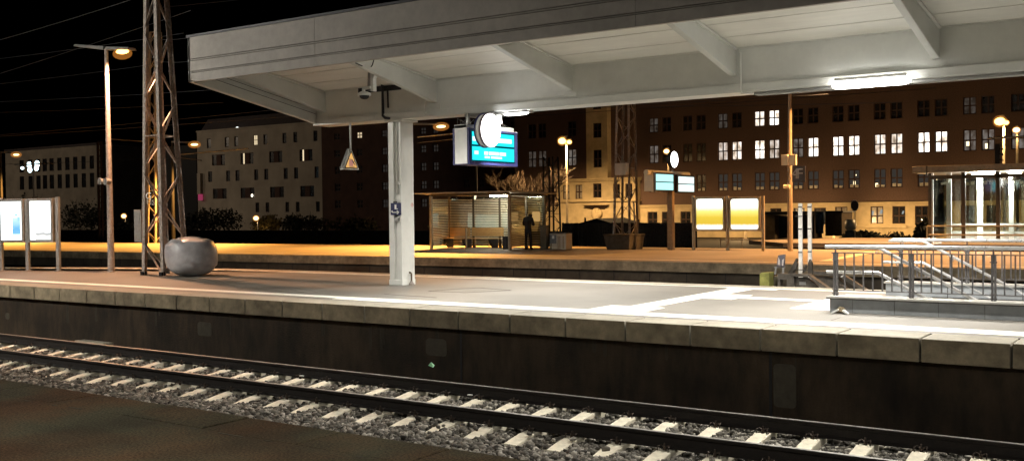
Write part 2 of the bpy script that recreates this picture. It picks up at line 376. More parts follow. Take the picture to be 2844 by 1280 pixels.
# painted lines and tactile fields
b = MB(); z = .0045
b.quad((-90, 13.80, z), (40, 13.80, z), (40, 14.31, z), (-90, 14.31, z)) if 0 else None
b.box(-90, -13.6, 14.02, 14.33, .001, z); b.box(-13.6, 40, 13.86, 14.33, .001, z)
def flat(b, pts, z1=z+.002): b.prism([(p[0], p[1], .001) for p in pts], (0, 0, z1-.001))
flat(b, [(-8.02, 15.10), (-7.62, 15.10), (-7.55, 19.40), (-8.02, 19.40)])
b.build('painted_line', 'paint', mp)
b = MB()
flat(b, [(-8.36, 14.335), (-7.38, 14.335), (-7.38, 15.12), (-8.36, 15.12)], z+.003)
flat(b, [(-7.76, 17.05), (-7.03, 17.05), (-7.03, 18.05), (-7.76, 18.05)], z+.004)
flat(b, [(-8.12, 19.42), (-7.1, 19.42), (-7.1, 19.72), (-8.12, 19.72)], z+.001)
flat(b, [(-7.02, 17.38), (-5.62, 17.34), (-5.62, 17.66), (-7.02, 17.70)], z+.001)
flat(b, [(-5.6, 15.97), (-4.96, 15.97), (-4.96, 19.0), (-5.6, 19.0)], z+.002)
b.build('tactile_field', 'paint', mp)
b = MB()
for (xa, ya), (xb, yb) in zip(fe[:-1], fe[1:]):
    d = Vector((xb-xa, yb-ya, 0)); nrm = Vector((d.y, -d.x, 0)).normalized()
    p, q = Vector((xa, ya, .004)), Vector((xb, yb, .004))
    b.hexa([p+nrm*.72, q+nrm*.72, q+nrm*.58, p+nrm*.58, p+nrm*.72+Vector((0,0,.004)), q+nrm*.72+Vector((0,0,.004)), q+nrm*.58+Vector((0,0,.004)), p+nrm*.58+Vector((0,0,.004))])
b.build('far_line', 'paint', mp)
# cut repair seams in the asphalt
b = MB()
def seam(pts, w=.018):
    for (xa, ya), (xb, yb) in zip(pts[:-1], pts[1:]):
        p, q = PZ(xa, ya, .003), PZ(xb, yb, .003); b.bar(p, q, w, .003)
seam([(1067, 816), (1122, 820), (1160, 822), (1212, 826)])
seam([(1190, 808), (1262, 802), (1330, 799), (1420, 806), (1290, 812), (1190, 808)])
seam([(2309, 889), (2334, 881)], .012)
b.build('repair_seam', mat('seam', (.10, .09, .075), .8), mp)
# ------------------------------------------------------------ pit track bed and platform 2 and 3
b = MB(); b.box(-120, 60, 19.9, 28.5, -1.56, -1.25); tag(b.build('track_bed', 'ballast'), 'dark track bed between the two platforms', kind='structure')
p2 = thing('platform', 'orange lit second platform with shelter and display', None); tag(p2, kind='structure')
n2 = [(-140., 20.0), (-60., 26.0), (-45., 26.8), (-33.45, 27.5), (-26.1, 28.05), (-15.7, 28.5), (60, 28.7)]
f2 = [(60, 39.3), (-20.6, 39.3), (-31.4, 38.5), (-42.6, 37.5), (-63.3, 35.5), (-140, 29.)]
b = MB(); b.prism([(x, y+.5, -.2) for x, y in n2]+[(x, y, -.2) for x, y in f2], (0, 0, .2)); b.build('paving', 'asphalt2', p2)
def strip(b, line, o0, o1, z0, z1):
    for (xa, ya), (xb, yb) in zip(line[:-1], line[1:]):
        b.hexa([(xa, ya+o0, z0), (xb, yb+o0, z0), (xb, yb+o1, z0), (xa, ya+o1, z0), (xa, ya+o0, z1), (xb, yb+o0, z1), (xb, yb+o1, z1), (xa, ya+o1, z1)])
b = MB(); strip(b, n2, 0, .5, -.30, .004); cp2 = b.build('coping', ['asphalt2', 'coping_face'], p2)
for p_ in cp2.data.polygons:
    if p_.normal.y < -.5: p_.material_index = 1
b = MB(); strip(b, n2, .14, .49, -1.56, -.302); b.build('retaining_wall', mat('wall2', (.055, .047, .035), .9, ns=3, var=.3, big=.4, bigs=.6), p2)
b = MB()
for i in range(60):
    xx = -62+i*1.25
    for (xa, ya), (xb, yb) in zip(n2[:-1], n2[1:]):
        if xa <= xx < xb:
            yy = ya+(yb-ya)*(xx-xa)/(xb-xa); b.box(xx, xx+.025, yy+.1295, yy+.139, -1.5, -.31)
b.build('wall_joint', 'black', p2)
b = MB(); strip(b, n2, .85, 1.02, .004, .008)
q = [PZ(x, y, .004) for x, y in ((2274, 725), (2310, 725), (2440, 700), (2405, 700))]
b.prism(q, (0, 0, .006))
b.build('painted_line', mat('worn_paint', (.62, .55, .42), .7, ns=2, var=.2), p2)
p3 = thing('platform', 'third platform far right carrying the glass shelter', None); tag(p3, kind='structure')
b = MB(); b.prism([(-16.5, 46.2, -.2), (60, 46.2, -.2), (60, 55, -.2), (-16., 55, -.2), (-19.5, 49.6, -.2)], (0, 0, .2)); b.build('paving', 'asphalt2', p3)
b = MB(); b.box(-16.5, 60, 46.25, 46.6, -1.56, -.201); b.build('retaining_wall', 'wall_dirty', p3)
# ------------------------------------------------------------ ballast stones
rng = np.random.default_rng(5)
phi = (1+5**.5)/2
ico = np.array([(-1,phi,0),(1,phi,0),(-1,-phi,0),(1,-phi,0),(0,-1,phi),(0,1,phi),(0,-1,-phi),(0,1,-phi),(phi,0,-1),(phi,0,1),(-phi,0,-1),(-phi,0,1)], float)/1.9
icf = np.array([(0,11,5),(0,5,1),(0,1,7),(0,7,10),(0,10,11),(1,5,9),(5,11,4),(11,10,2),(10,7,6),(7,1,8),(3,9,4),(3,4,2),(3,2,6),(3,6,8),(3,8,9),(4,9,5),(2,4,11),(6,2,10),(8,6,7),(9,8,1)])
RN, RF, RT = 10.70, 12.155, -.963           # rail axes and rail top
SP, S0 = .6155, -7.03                        # sleeper spacing and phase
ST = RT-.180                                 # sleeper top at the rail seat
def in_sleeper(x, y):
    k = np.abs((x-S0+SP/2) % SP-SP/2); return (k < .118) & (y > 10.02) & (y < 12.75)
pts = []
for (xa, xb, ya, yb, den) in ((-34, -14, 8.3, 12.9, 330), (-14, 1.5, 8.2, 12.9, 520)):
    nn = int((xb-xa)*(yb-ya)*den); x = rng.uniform(xa, xb, nn); y = rng.uniform(ya, yb, nn); pts.append(np.stack([x, y], 1))
pts = np.concatenate(pts)
x, y = pts[:, 0], pts[:, 1]
sl = in_sleeper(x, y)
z = -1.222+rng.uniform(0, .035, len(x)) + np.where((y > RN+.08) & (y < RF-.08), -.0, 0)
z += np.where(y < 10.0, np.clip((10.0-y)/.4, 0, 1)*.05, 0)
z += .02*np.sin(x*2.1)*np.sin(y*3.3)
keep = (~sl) | (rng.random(len(x)) < .03)
keep &= ~((np.abs(y-RN) < .075) | (np.abs(y-RF) < .075))
x, y, z = x[keep], y[keep], z[keep]; z = np.where(in_sleeper(x, y), ST+.012, z)
ok = ~(in_sleeper(x, y) & (y > 10.5)); x, y, z = x[ok], y[ok], z[ok]
n = len(x); s = rng.uniform(.025, .044, n)*np.where(rng.random(n) < .15, 1.3, 1)
V = ico[None]*rng.uniform(.62, 1.35, (n, 12, 1))
V = V*np.stack([rng.uniform(.75, 1.35, n), rng.uniform(.7, 1.2, n), rng.uniform(.55, .95, n)], 1)[:, None]*s[:, None, None]
a = rng.uniform(0, 6.28, n); t = rng.uniform(-.7, .7, n)
X = V[..., 0]*np.cos(t)[:, None]+V[..., 2]*np.sin(t)[:, None]; Z = -V[..., 0]*np.sin(t)[:, None]+V[..., 2]*np.cos(t)[:, None]; Yy = V[..., 1]
V = np.stack([X*np.cos(a)[:, None]-Yy*np.sin(a)[:, None], X*np.sin(a)[:, None]+Yy*np.cos(a)[:, None], Z], 2)+np.stack([x, y, z], 1)[:, None]
Fc = icf[None]+(np.arange(n)*12)[:, None, None]
me = bpy.data.meshes.new('ballast_stones'); me.vertices.add(n*12); me.vertices.foreach_set('co', V.ravel())
me.loops.add(n*60); me.loops.foreach_set('vertex_index', Fc.ravel().astype(np.int32)); me.polygons.add(n*20)
me.polygons.foreach_set('loop_start', np.arange(0, n*60, 3, dtype=np.int32)); me.update(calc_edges=True); me.validate()
o = bpy.data.objects.new('ballast_stones', me); C.objects.link(o); me.materials.append(M['stone'])
tag(o, 'loose grey ballast stones around the sleepers', 'ballast', kind='stuff')
# ------------------------------------------------------------ rails and sleepers
def rail(yc, label):
    prof = [(-.0625, -.172), (.0625, -.172), (.0625, -.160), (.012, -.140), (.009, -.045), (.034, -.035), (.036, -.004), (.030, 0), (-.030, 0), (-.036, -.004), (-.034, -.035), (-.009, -.045), (-.012, -.140), (-.0625, -.160)]
    r = thing('rail', label, 'rail', (0, yc, RT), 'rails of the near track')
    b = MB(); b.prism([(-90, yc+u, RT+w) for u, w in prof], (130, 0, 0)); b.build('rail_body', 'rail', r)
    b = MB(); b.box(-90, 40, yc-.028, yc+.028, RT+.0003, RT+.0025); b.build('running_surface', 'rail_top', r)
rail(RN, 'steel rail with bright top in front of the sleeper middles, nearer to the camera')
rail(RF, 'steel rail closest to the dark platform wall')
def sleeper():
    r = thing('sleeper', 'pale concrete sleeper lying under the rails in the grey ballast', 'sleeper', (S0, (RN+RF)/2, ST), 'concrete sleepers of the near track')
    yc = (RN+RF)/2; b = MB()
    secs = [(-1.30, .085, -.075), (-1.10, .088, -.035), (-.93, .090, -.012), (-.86, .085, 0), (-.58, .085, 0), (-.44, .085, -.020), (-.2, .08, -.048), (.2, .08, -.048), (.44, .085, -.020), (.58, .085, 0), (.86, .085, 0), (.93, .09, -.012), (1.10, .088, -.035), (1.30, .085, -.075)]
    vs = []; fs = []
    for yy, hw, zt in secs: vs += [(S0-.125, yc+yy, ST-.2), (S0-hw*1.13, yc+yy, ST+zt), (S0+hw*1.13, yc+yy, ST+zt), (S0+.125, yc+yy, ST-.2)]
    for i in range(len(secs)-1):
        for k in range(3): fs.append((i*4+k, i*4+k+1, i*4+5+k, i*4+4+k))
    fs += [(0, 1, 2, 3), tuple(range(len(vs)-1, len(vs)-5, -1))]
    b.add(vs, fs); b.build('sleeper_body', 'sleeper', r, bevel=.012)
    for yr in (RN, RF):
        for sd in (-1, 1):
            c = MB(); yy = yr+sd*.115
            c.cyl((S0, yy, ST), (S0, yy, ST+.045), .022, n=6); c.cyl((S0, yy, ST+.045), (S0, yy, ST+.085), .011, n=6)
            for dx in (-.055, .055): c.tube([(S0+dx*.2, yy, ST+.04), (S0+dx, yy-sd*.03, ST+.055), (S0+dx*1.25, yy+sd*.035, ST+.045), (S0+dx*1.2, yy+sd*.05, ST+.005)], .008, 5)
            c.build('rail_clip', 'clip', r)
    return r
s0 = sleeper()
for i in range(-40, 12):
    if i: copy_tree(s0, (i*SP, 0, 0))
# pale cable-duct lid beside the far rail and bits of litter
b = MB(); p = P(224, 944, 12.7); q = P(306, 949, 12.7)
b.box(p.x, q.x, 12.55, 12.78, p.z-.14, p.z+.01); tag(b.build('cable_duct_lid', 'coping', loc=(p.x, 12.6, p.z-.14), bevel=.015), 'pale concrete duct lid lying beyond the far rail at left', 'duct lid')
b = MB(); p = P(1196, 1014, 12.62); b.add([p+Vector((-.05, 0, -.005)), p+Vector((.05, 0, -.03)), p+Vector((.045, .05, .0)), p+Vector((-.04, .04, .03)), p+Vector((0, .02, .05))], [(0,1,2,3),(0,1,4),(1,2,4),(2,3,4),(3,0,4)])
tag(b.build('litter', mat('green_foil', (.35, .75, .42), .3), loc=p), 'small glinting green wrapper at the foot of the platform wall', 'litter')
for i, (px, py, lab) in enumerate(((1305, 1096, 'small white scrap of paper on the ballast between the sleepers'), (838, 1043, 'white cigarette stub beside the sleeper left of centre'))):
    p = P(px, py, 11.8); b = MB(); b.obox(p, (.035, .01, .0), (-.004, .014, 0), (0, 0, .008))
    tag(b.build('litter', 'white_pl', loc=p), lab, 'litter')
# ================================================================== CANOPY
cn = thing('platform_canopy', 'long pale grey steel platform roof on a single column', 'canopy', (-14.85, 17.33, 0))
XL, XR = -17.3, 12.0
YB = 17.15       # beam web, camera side
def zc(y): return 4.40 + (YB-y)*.145        # ceiling height
mir = lambda y: 2*17.36-y
# column: welded box with a recessed track-side face
b = MB(); cx0, cx1, cy0, cy1 = -15.03, -14.67, 17.12, 17.55
b.box(cx0, cx1, cy0+.05, cy1, 0, 3.63)
b.box(cx0, cx0+.15, cy0, cy0+.05, 0, 3.63); b.box(cx1-.05, cx1, cy0, cy0+.05, 0, 3.63)
b.box(cx0-.01, cx1+.01, cy0-.01, cy1+.01, .001, .12)
b.box(cx0-.05, cx1+.10, cy0-.06, cy1+.05, 3.58, 3.625)
b.build('column', 'steel_beam', cn, bevel=.006)
# main beam
b = MB()
b.box(XL, XR, YB-.06, YB+.48, 3.63, 3.655)
b.box(XL, XR, YB-.055, YB+.475, 3.655, 3.77)
b.box(XL, XR, YB, YB+.42, 3.77, 4.40)
b.box(XL, XR, YB-.05, YB+.47, 4.40, 4.44)
b.build('main_beam', 'steel_beam', cn, bevel=.006)
JX = [-17.0, -13.72, -10.36, -7.0, -3.64, -.28, 3.08, 6.44, 9.8]
for i, x in enumerate(JX):
    b = MB()
    for sgn in (0, 1):
        ya, yb = 13.72, YB+.004
        pts = [(ya, 4.665), (yb-.5, 4.025), (yb-.12, 3.945), (yb, 3.925), (yb, zc(yb)-.012), (ya, zc(ya)-.012)]
        if sgn: pts = [(mir(u), v) for u, v in pts][::-1]
        b.prism([(x-.06, u, v) for u, v in pts], (.12, 0, 0))
    b.build('cross_beam', 'steel_grey', cn, bevel=.012)
    # pale sealing strip where sheet meets beam
    b = MB()
    b.bar((x+.085, 13.75, zc(13.75)-.03), (x+.085, YB-.1, zc(YB-.1)-.03), .045, .03)
    b.build('edge_trim', 'trim', cn)
    # gusset fillet at the beam foot
    b = MB(); b.box(x-.15, x+.15, YB-.012, YB-.001, 3.775, 3.90); b.build('gusset', 'steel_beam', cn)
b = MB()
for i in range(len(JX)-1):
    b.box(JX[i]+.12, JX[i+1]-.08, YB-.075, YB-.052, 4.395, 4.435)
b.build('beam_trim', 'trim', cn)
# ceiling sheets: strips along the beam with open joints
b = MB()
ys = [13.68, 14.30, 15.02, 15.74, 16.46, YB+.2]
for i in range(5):
    for j in range(len(JX)-1):
        for sgn in (0, 1):
            y0, y1 = ys[i]+.014, ys[i+1]-.014
            q = [(y0, zc(y0)), (y1, zc(y1)), (y1, zc(y1)+.05), (y0, zc(y0)+.05)]
            if sgn: q = [(mir(u), v) for u, v in q][::-1]
            b.prism([(JX[j], u, v) for u, v in q], (JX[j+1]-JX[j], 0, 0))
b.build('ceiling_sheet', 'panel', cn)
# roof skin above
b = MB()
for sgn in (0, 1):
    q = [(13.62, zc(13.62)+.07), (17.36, zc(17.36)+.07), (17.36, zc(17.36)+.12), (13.62, 5.2)]
    if sgn: q = [(mir(u), v) for u, v in q][::-1]
    b.prism([(XL+.02, u, v) for u, v in q], (XR-XL, 0, 0))
b.build('roof', 'dark_metal', cn)
# fascia: stepped bands with shadow grooves, 6.65 m lengths
for sgn in (0, 1):
    b = MB()
    seams = [XL, -13.69, -7.08, -.43, 6.2, XR]
    for xa, xb in zip(seams[:-1], seams[1:]):
        for (z0, z1, y0) in ((4.30, 4.475, 13.6), (4.515, 4.715, 13.6), (4.765, 5.20, 13.6), (4.487, 4.503, 13.605), (4.728, 4.752, 13.605)):
            ya, yb = (y0, 13.68) if not sgn else (mir(13.68), mir(y0))
            b.box(xa+.004, xb-.004, ya, yb, z0, z1)
    b.build('fascia', 'fascia', cn)
    b = MB(); ya, yb = (13.635, 13.675) if not sgn else (mir(13.675), mir(13.635))
    b.box(XL+.01, XR, ya, yb, 4.32, 5.18); b.build('fascia_core', 'groove', cn)
    b = MB(); ya, yb = (13.57, 13.74) if not sgn else (mir(13.74), mir(13.57))
    b.box(XL-.02, XR, ya, yb, 5.20, 5.245); b.build('roof_edge', 'dark_metal', cn)
# gable end board, following the taper
for sgn in (0, 1):
    def gable(o0, o1, x0, x1):
        q = [(13.6, 4.30+o0), (YB+.21, 3.63+o0), (YB+.21, 3.63+o1), (13.6, 4.30+o1)]
        if sgn: q = [(mir(u), v) for u, v in q][::-1]
        return [(x0, u, v) for u, v in q], (x1-x0, 0, 0)
    b = MB(); b.prism(*gable(0, .22, XL, XL+.06)); b.prism(*gable(.235, .33, XL, XL+.06)); b.prism(*gable(.345, .93, XL, XL+.06))
    b.prism(*gable(-.002, .03, XL+.06, XL+.13))
    b.build('gable_board', 'fascia' if 0 else 'steel_grey', cn)
    b = MB(); b.prism(*gable(.02, .9, XL+.02, XL+.05)); b.build('gable_core', 'groove', cn)
# conduits
b = MB(); zz = 3.63
b.tube([(JX[3]+.13, YB-.08, 4.36), (JX[3]+.16, YB-.085, 4.30), (JX[3]+.16, YB-.085, 3.68), (JX[3]+.18, YB-.09, 3.61), (JX[3]+.4, YB-.09, 3.60)], .018, 8)
b.build('conduit', 'trim', cn)
b = MB()
p = [P(1180, 283, YB-.08), P(1181, 317, YB-.08), P(1186, 320, YB-.08), P(1262, 322, YB+.05)]
b.tube(p, .022, 8); b.build('conduit', 'trim', cn)
b = MB()
b.tube([(cx0+.225, cy0+.03, 3.6), (cx0+.225, cy0+.03, 1.99)], .018, 8)
b.tube([(cx0+.29, cy0+.02, 3.58), (cx0+.29, cy0+.02, 2.6), (cx0+.29, cy0+.045, 2.5)], .008, 6); b.build('conduit', 'trim', cn)
b = MB()
q = [P(1062, 236, YB-.05), P(1064, 322, YB-.05), P(1070, 328, YB-.05), P(1086, 330, YB-.03)]
b.tube(q, .035, 8); q = [P(1076, 246, YB-.04), P(1078, 300, YB-.04)]; b.tube(q, .02, 6)
b.build('rain_pipe', 'dark_metal', cn)
b = MB(); q = [P(1074, 246, YB-.04), P(1075, 302, YB-.04)]; b.tube([q[0]+Vector((.03,0,0)), q[1]+Vector((.03,0,0))], .009, 6); b.build('conduit', 'trim', cn)
b = MB(); b.box(-15.9, -14.65, YB-.028, YB-.001, 4.27, 4.39); b.build('beam_plate', 'dark_metal', cn)
# cable trunking under the beam, right part
b = MB(); p = P(2096, 262, 17.3)
b.box(p.x+.02, XR, 17.2, 17.42, 3.575, 3.626); b.build('cable_trunking', 'trunking', cn, bevel=.01)
b = MB(); p = P(1280, 318, 17.3); b.box(-12.95, -11.4, 17.18, 17.44, 3.585, 3.626); b.build('cable_trunking', 'trunking', cn, bevel=.01)
# ------------------------------------------------------------ strip lights
def strip_light(x0, x1, label, yc=16.96, zc_=3.69, mg='glow_tube', pw=250, spread=170):
    r = thing('strip_light', label, 'lamp', ((x0+x1)/2, yc, zc_), 'strip lights under the platform roof')
    b = MB(); b.box(x0+.06, x1-.06, yc-.07, yc+.07, zc_-.03, zc_+.022); b.build('housing', 'white_pl', r, bevel=.01)
    b = MB(); R_ = .062
    prof = [(x0, .01), (x0+.015, .045), (x0+.06, .072), (x0+.14, .082), (x1-.14, .082), (x1-.06, .072), (x1-.015, .045), (x1, .01)]
    pts = [(p_[0], yc, zc_-.075) for p_ in prof]
    b.tube(pts, [p_[1] for p_ in prof], 12); o = b.build('diffuser', mg, r, smooth=True)
    if pw: area('lamp_light', ((x0+x1)/2, yc, zc_-.17), x1-x0-.1, .10, pw, (1, .955, .87), r, spread)
    return r
strip_light(-5.22, -3.96, 'bright white strip light hanging under the roof beam, in plain view at right')
strip_light(-12.06, -11.42, 'short strip light under the roof beam just right of the round clock', yc=17.30, zc_=3.70, pw=150)
strip_light(1.6, 2.86, 'strip light under the roof beam beyond the right picture edge')
strip_light(8.4, 9.66, 'farthest strip light under the roof beam, out of view at right')
for x, lab in ((-12.6, 'strip light tucked up behind the roof fascia near the column'), (-5.9, 'strip light tucked up behind the roof fascia, second from the column'), (.8, 'strip light tucked up behind the roof fascia, third from the column'), (7.5, 'strip light tucked up behind the roof fascia, farthest from the column')):
    strip_light(x, x+1.24, lab, yc=14.35, zc_=4.655, mg='glow_tube_dim', pw=140 if x < -10 else 185, spread=120)
    strip_light(x, x+1.24, lab.replace('the roof fascia', 'the far roof fascia'), yc=20.37, zc_=4.655, mg='glow_tube_dim', pw=260, spread=150)
# ------------------------------------------------------------ camera on bracket
cc = thing('security_camera', 'white dome camera on a bracket under the roof beam', 'camera', P(1012, 262, 15.1))
Yc = 15.35
b = MB(); q = [P(1028, 193, Yc), P(1043, 199, Yc), P(1036, 220, Yc), P(1037, 254, Yc), P(1029, 254, Yc)]
b.prism(q, (0, .10, 0)); b.build('bracket', 'white_pl', cc, bevel=.006)
b = MB(); a_, c_ = P(1022, 199, Yc), P(1027, 253, Yc); b.prism([a_, P(1028, 196, Yc), P(1029, 254, Yc), P(1020, 252, Yc)], (-.0, .09, 0)); b.build('bracket_side', 'grey_metal', cc)
b = MB(); a_ = P(1030, 243, Yc); c_ = P(1010, 247, Yc); b.bar(a_, c_, .06, .05); e_ = P(1010, 256, Yc); b.cyl(c_+Vector((0,0,.03)), e_, .035); b.build('arm', 'white_pl', cc)
hd = P(1012, 262, Yc); b = MB(); b.lathe(hd, [(.02, .055), (.07, .05), (.125, .02), (.14, -.01), (.135, -.03)], 20); b.build('housing', 'white_pl', cc, smooth=True)
b = MB(); b.lathe(hd, [(.10, -.03), (.095, -.065), (.06, -.095), (.01, -.105)], 16); b.build('dome', 'black', cc, smooth=True)
b = MB(); q = [P(988, 176, 14.6), P(1010, 186, 14.9), P(1018, 191, Yc), P(1022, 196, Yc)]; b.tube(q, .012, 6)
b.tube([P(1038, 168, 14.6), P(1034, 182, 14.9), P(1026, 191, Yc)], .010, 6); b.build('cable', 'black', cc)
# ------------------------------------------------------------ hanging warning triangle
Xw = -16.0
tp = PX(974, 411, Xw); bl = PX(952, 471, Xw); br_ = PX(998, 472, Xw); y0 = PX(970, 338, Xw)
wt = thing('warning_sign', 'yellow warning triangle hanging from a rod under the roof', 'sign', tp+Vector((0, 0, 1.0)))
b = MB(); b.cyl((Xw, tp.y, 3.64), (Xw, tp.y, tp.z-.03), .022); b.build('hanger_rod', 'steel_grey', wt)
def tri(k, d0, d1, x):
    c_ = (tp+bl+br_)/3; bl2, br2 = Vector((Xw, bl.y, bl.z-.0)), Vector((Xw, br_.y, bl.z))
    pts = [c_+(q-c_)*k for q in (Vector((Xw, (bl.y+br_.y)/2, tp.z)), bl2, br2)]
    out = []
    for i in range(3):
        a_, b_ = pts[i-1], pts[(i+1) % 3]; p_ = pts[i]
        out += [p_+(a_-p_)*.07, p_+((a_+b_)/2-p_)*.03, p_+(b_-p_)*.07]
    return [Vector((x+d0, q.y, q.z)) for q in out], (d1-d0, 0, 0)
b = MB(); b.prism(*tri(1.0, -.11, 0, Xw)); b.build('housing', 'grey_metal', wt)
b = MB(); b.prism(*tri(.97, .001, .006, Xw)); b.build('rim', 'white_pl', wt)
b = MB(); b.prism(*tri(.84, .0065, .010, Xw)); b.build('border', 'dark_metal', wt)
b = MB(); b.prism(*tri(.70, .0105, .013, Xw)); b.build('sign_face', emat('lit_yellow', (1, .55, .17), .62), wt)
cz = (tp.z+2*bl.z)/3; cyy = (bl.y+br_.y)/2
b = MB(); b.box(Xw+.0135, Xw+.016, cyy-.075, cyy+.055, cz-.085, cz+.055); b.build('pictogram', emat('lit_mauve', (.62, .27, .22), .5), wt)
b = MB(); b.bar((Xw+.017, cyy+.02, cz+.04), (Xw+.017, cyy+.12, cz-.06), .004, .02); b.bar((Xw+.017, cyy+.06, cz+.0), (Xw+.017, cyy+.10, cz+.04), .004, .02)
b.bar((Xw+.017, cyy-.1, cz+.075), (Xw+.017, cyy+.04, cz+.06), .004, .012); b.bar((Xw+.017, cyy-.07, cz-.105), (Xw+.017, cyy+.10, cz-.1), .004, .012); b.build('pictogram', 'navy', wt)
# ------------------------------------------------------------ departure board and clock
XB = -12.5
def B(x, y): return PX(x, y, XB)
tl, trr, brr, bll = B(1302, 352), B(1437, 370.5), B(1436, 464.5), B(1302, 456)
y0, y1 = tl.y, trr.y; zt, zb = (tl.z+trr.z)/2, (brr.z+bll.z)/2
db = thing('departure_board', 'blue departure board with two glowing cyan screens under the roof', 'display', (XB-.2, (y0+y1)/2, zb))
b = MB(); b.box(XB-.42, XB, y0, y1, zb, zt); b.build('housing', 'blue', db, bevel=.01)
b = MB(); b.box(XB-.35, XB-.045, y0-.012, y0-.001, zb+.02, zt+.06); b.box(XB-.36, XB-.03, y0-.012, y0+.35, zt+.001, zt+.07); b.build('end_panel', 'white_pl', db)
b = MB(); b.box(XB-.30, XB-.05, y0+1.05, y1-.06, zt+.001, zt+.09); b.build('top_box', 'white_pl', db, bevel=.01)
mscr = emit_grad('screen_cyan', [(0, (.0, .62, .72)), (.45, (.03, .72, .85)), (.55, (.10, .86, .95)), (1, (.0, .58, .70))], 'Z', 0, 1, 1.1)
h = zt-zb
zs0 = [(zb+.13*h, zb+.50*h), (zb+.555*h, zb+.90*h)]
b = MB(); b.box(XB+.001, XB+.012, y0+.07, y1-.14, zb+.10*h, zb+.93*h); b.build('screen_bezel', emat('bezel_teal', (0, .10, .12), .5), db)
for z0_, z1_ in zs0:
    b = MB(); b.box(XB+.0125, XB+.018, y0+.09, y1-.16, z0_, z1_); sc_ = b.build('screen', emat('screen_cyan', (.02, .70, .84), 1.15), db)
mtx = emat('screen_text', (.75, 1, 1), 1.3)
def lines(zc_, segs, hh):
    b = MB()
    for a_, c_ in segs:
        b = MB(); b.box(XB+.019, XB+.021, y0+.1+a_*(y1-y0-.28), y0+.1+c_*(y1-y0-.28), zc_-hh, zc_+hh); b.build('screen_text', mtx, db)
lines(zs0[0][0]+.55*(zs0[0][1]-zs0[0][0]), [(.04, .13), (.27, .36), (.38, .62), (.64, .80)], .035)
lines(zs0[0][0]+.25*(zs0[0][1]-zs0[0][0]), [(.28, .40), (.43, .70)], .022)
lines(zs0[1][0]+.45*(zs0[1][1]-zs0[1][0]), [(.0, .18), (.62, .95)], .045)
b = MB(); b.box(XB-.30, XB-.24, y0+.3, y0+.36, zt+.05, 3.63); b.box(XB-.30, XB-.24, y1-.5, y1-.44, zt+.05, 3.63); b.box(XB-.36, XB+.35, 17.05, 17.5, 3.56, 3.615); b.build('hanger', 'grey_metal', db)
rr = random.Random(4)
b = MB()
for (ya, yb, zz) in ((y0-.02, y0+.35, zt+.07), (y0+1.1, y1-.06, zt+.09)):
    k = 0; prev = None
    for i in range(13):
        q = Vector((XB-.2+rr.uniform(-.12, .12), ya+(yb-ya)*i/12+rr.uniform(-.02, .02), zz+.01+(i % 2)*rr.uniform(.08, .17)))
        if prev: b.cyl(prev, q, .004, n=4)
        prev = q
b.build('bird_spikes', 'grey_metal', db)
# clock
XC = -12.13; cc_ = PX(1363, 362, XC); RC = .335
ck = thing('station_clock', 'round glowing white clock with dark blue rim under the roof', 'clock', (XC, cc_.y, cc_.z+RC))
def disc(b, x0, x1, r0_, r1_, n=36): b.cyl((x0, cc_.y, cc_.z), (x1, cc_.y, cc_.z), r0_, r1_, n=n)
b = MB(); disc(b, XC-.20, XC-.17, RC-.02, RC+.02); disc(b, XC-.17, XC-.15, RC+.02, RC+.02); b.build('back_rim', 'blue', ck)
b = MB(); disc(b, XC-.15, XC-.05, RC-.005, RC-.005); b.build('case', 'white_pl', ck)
b = MB(); disc(b, XC-.05, XC-.0, RC+.02, RC+.02); b.build('front_rim', mat('rim_dark', (.10, .08, .09), .4), ck)
b = MB(); disc(b, XC+.001, XC+.03, RC, RC-.03); b.build('clock_face', 'clock_lit', ck)
b = MB()
for i in range(12):
    a_ = i*math.pi/6; b.bar((XC+.032, cc_.y+math.sin(a_)*RC*.76, cc_.z+math.cos(a_)*RC*.76), (XC+.032, cc_.y+math.sin(a_)*RC*.88, cc_.z+math.cos(a_)*RC*.88), .004, .022, up=(1, 0, 0))
b.build('hour_marks', emat('mark_washed', (.9, .92, .95), 1.05), ck)
b = MB(); b.box(XC-.16, XC-.04, cc_.y-.05, cc_.y+.05, cc_.z+RC-.01, 3.56); b.build('hanger', 'grey_metal', ck)
b = MB(); b.box(XC-.12, XC+.03, cc_.y+.20, cc_.y+.36, cc_.z+RC-.18, cc_.z+RC-.0); b.build('control_box', 'white_pl', ck, bevel=.01)
# ------------------------------------------------------------ things on the column
sg = thing('platform_sign', 'small dark blue pictogram sign with white arrow on the column', 'sign', (-14.86, cy0-.012, 1.72))
p, q = P(1086, 564, cy0-.01), P(1114, 597, cy0-.01)
b = MB(); b.box(p.x, q.x, cy0-.022, cy0-.003, q.z, p.z); b.build('plate', 'navy', sg)
b = MB(); w, hh = q.x-p.x, p.z-q.z
def pt(u, v): return (p.x+u*w, cy0-.0245, q.z+v*hh)
b.box(pt(.40, 0)[0], pt(.58, 0)[0], cy0-.0255, cy0-.0225, pt(0, .55)[2], pt(0, .86)[2])
b.box(pt(.40, 0)[0], pt(.72, 0)[0], cy0-.0255, cy0-.0225, pt(0, .48)[2], pt(0, .54)[2])
b.bar(pt(.16, .22), pt(.80, .22), .003, .02); b.bar(pt(.62, .36), pt(.82, .22), .003, .02); b.bar(pt(.62, .08), pt(.82, .22), .003, .02)
b.cyl((pt(.14, .30)[0], cy0-.0255, pt(0, .30)[2]), (pt(.14, 0)[0], cy0-.0225, pt(0, .30)[2]), .022, n=10)
b.build('pictogram', 'white_pl', sg)
b = MB(); b.box(pt(.25, 0)[0], pt(.60, 0)[0], cy0-.02, cy0-.004, p.z+.002, p.z+.035); b.build('bracket', 'black', sg)
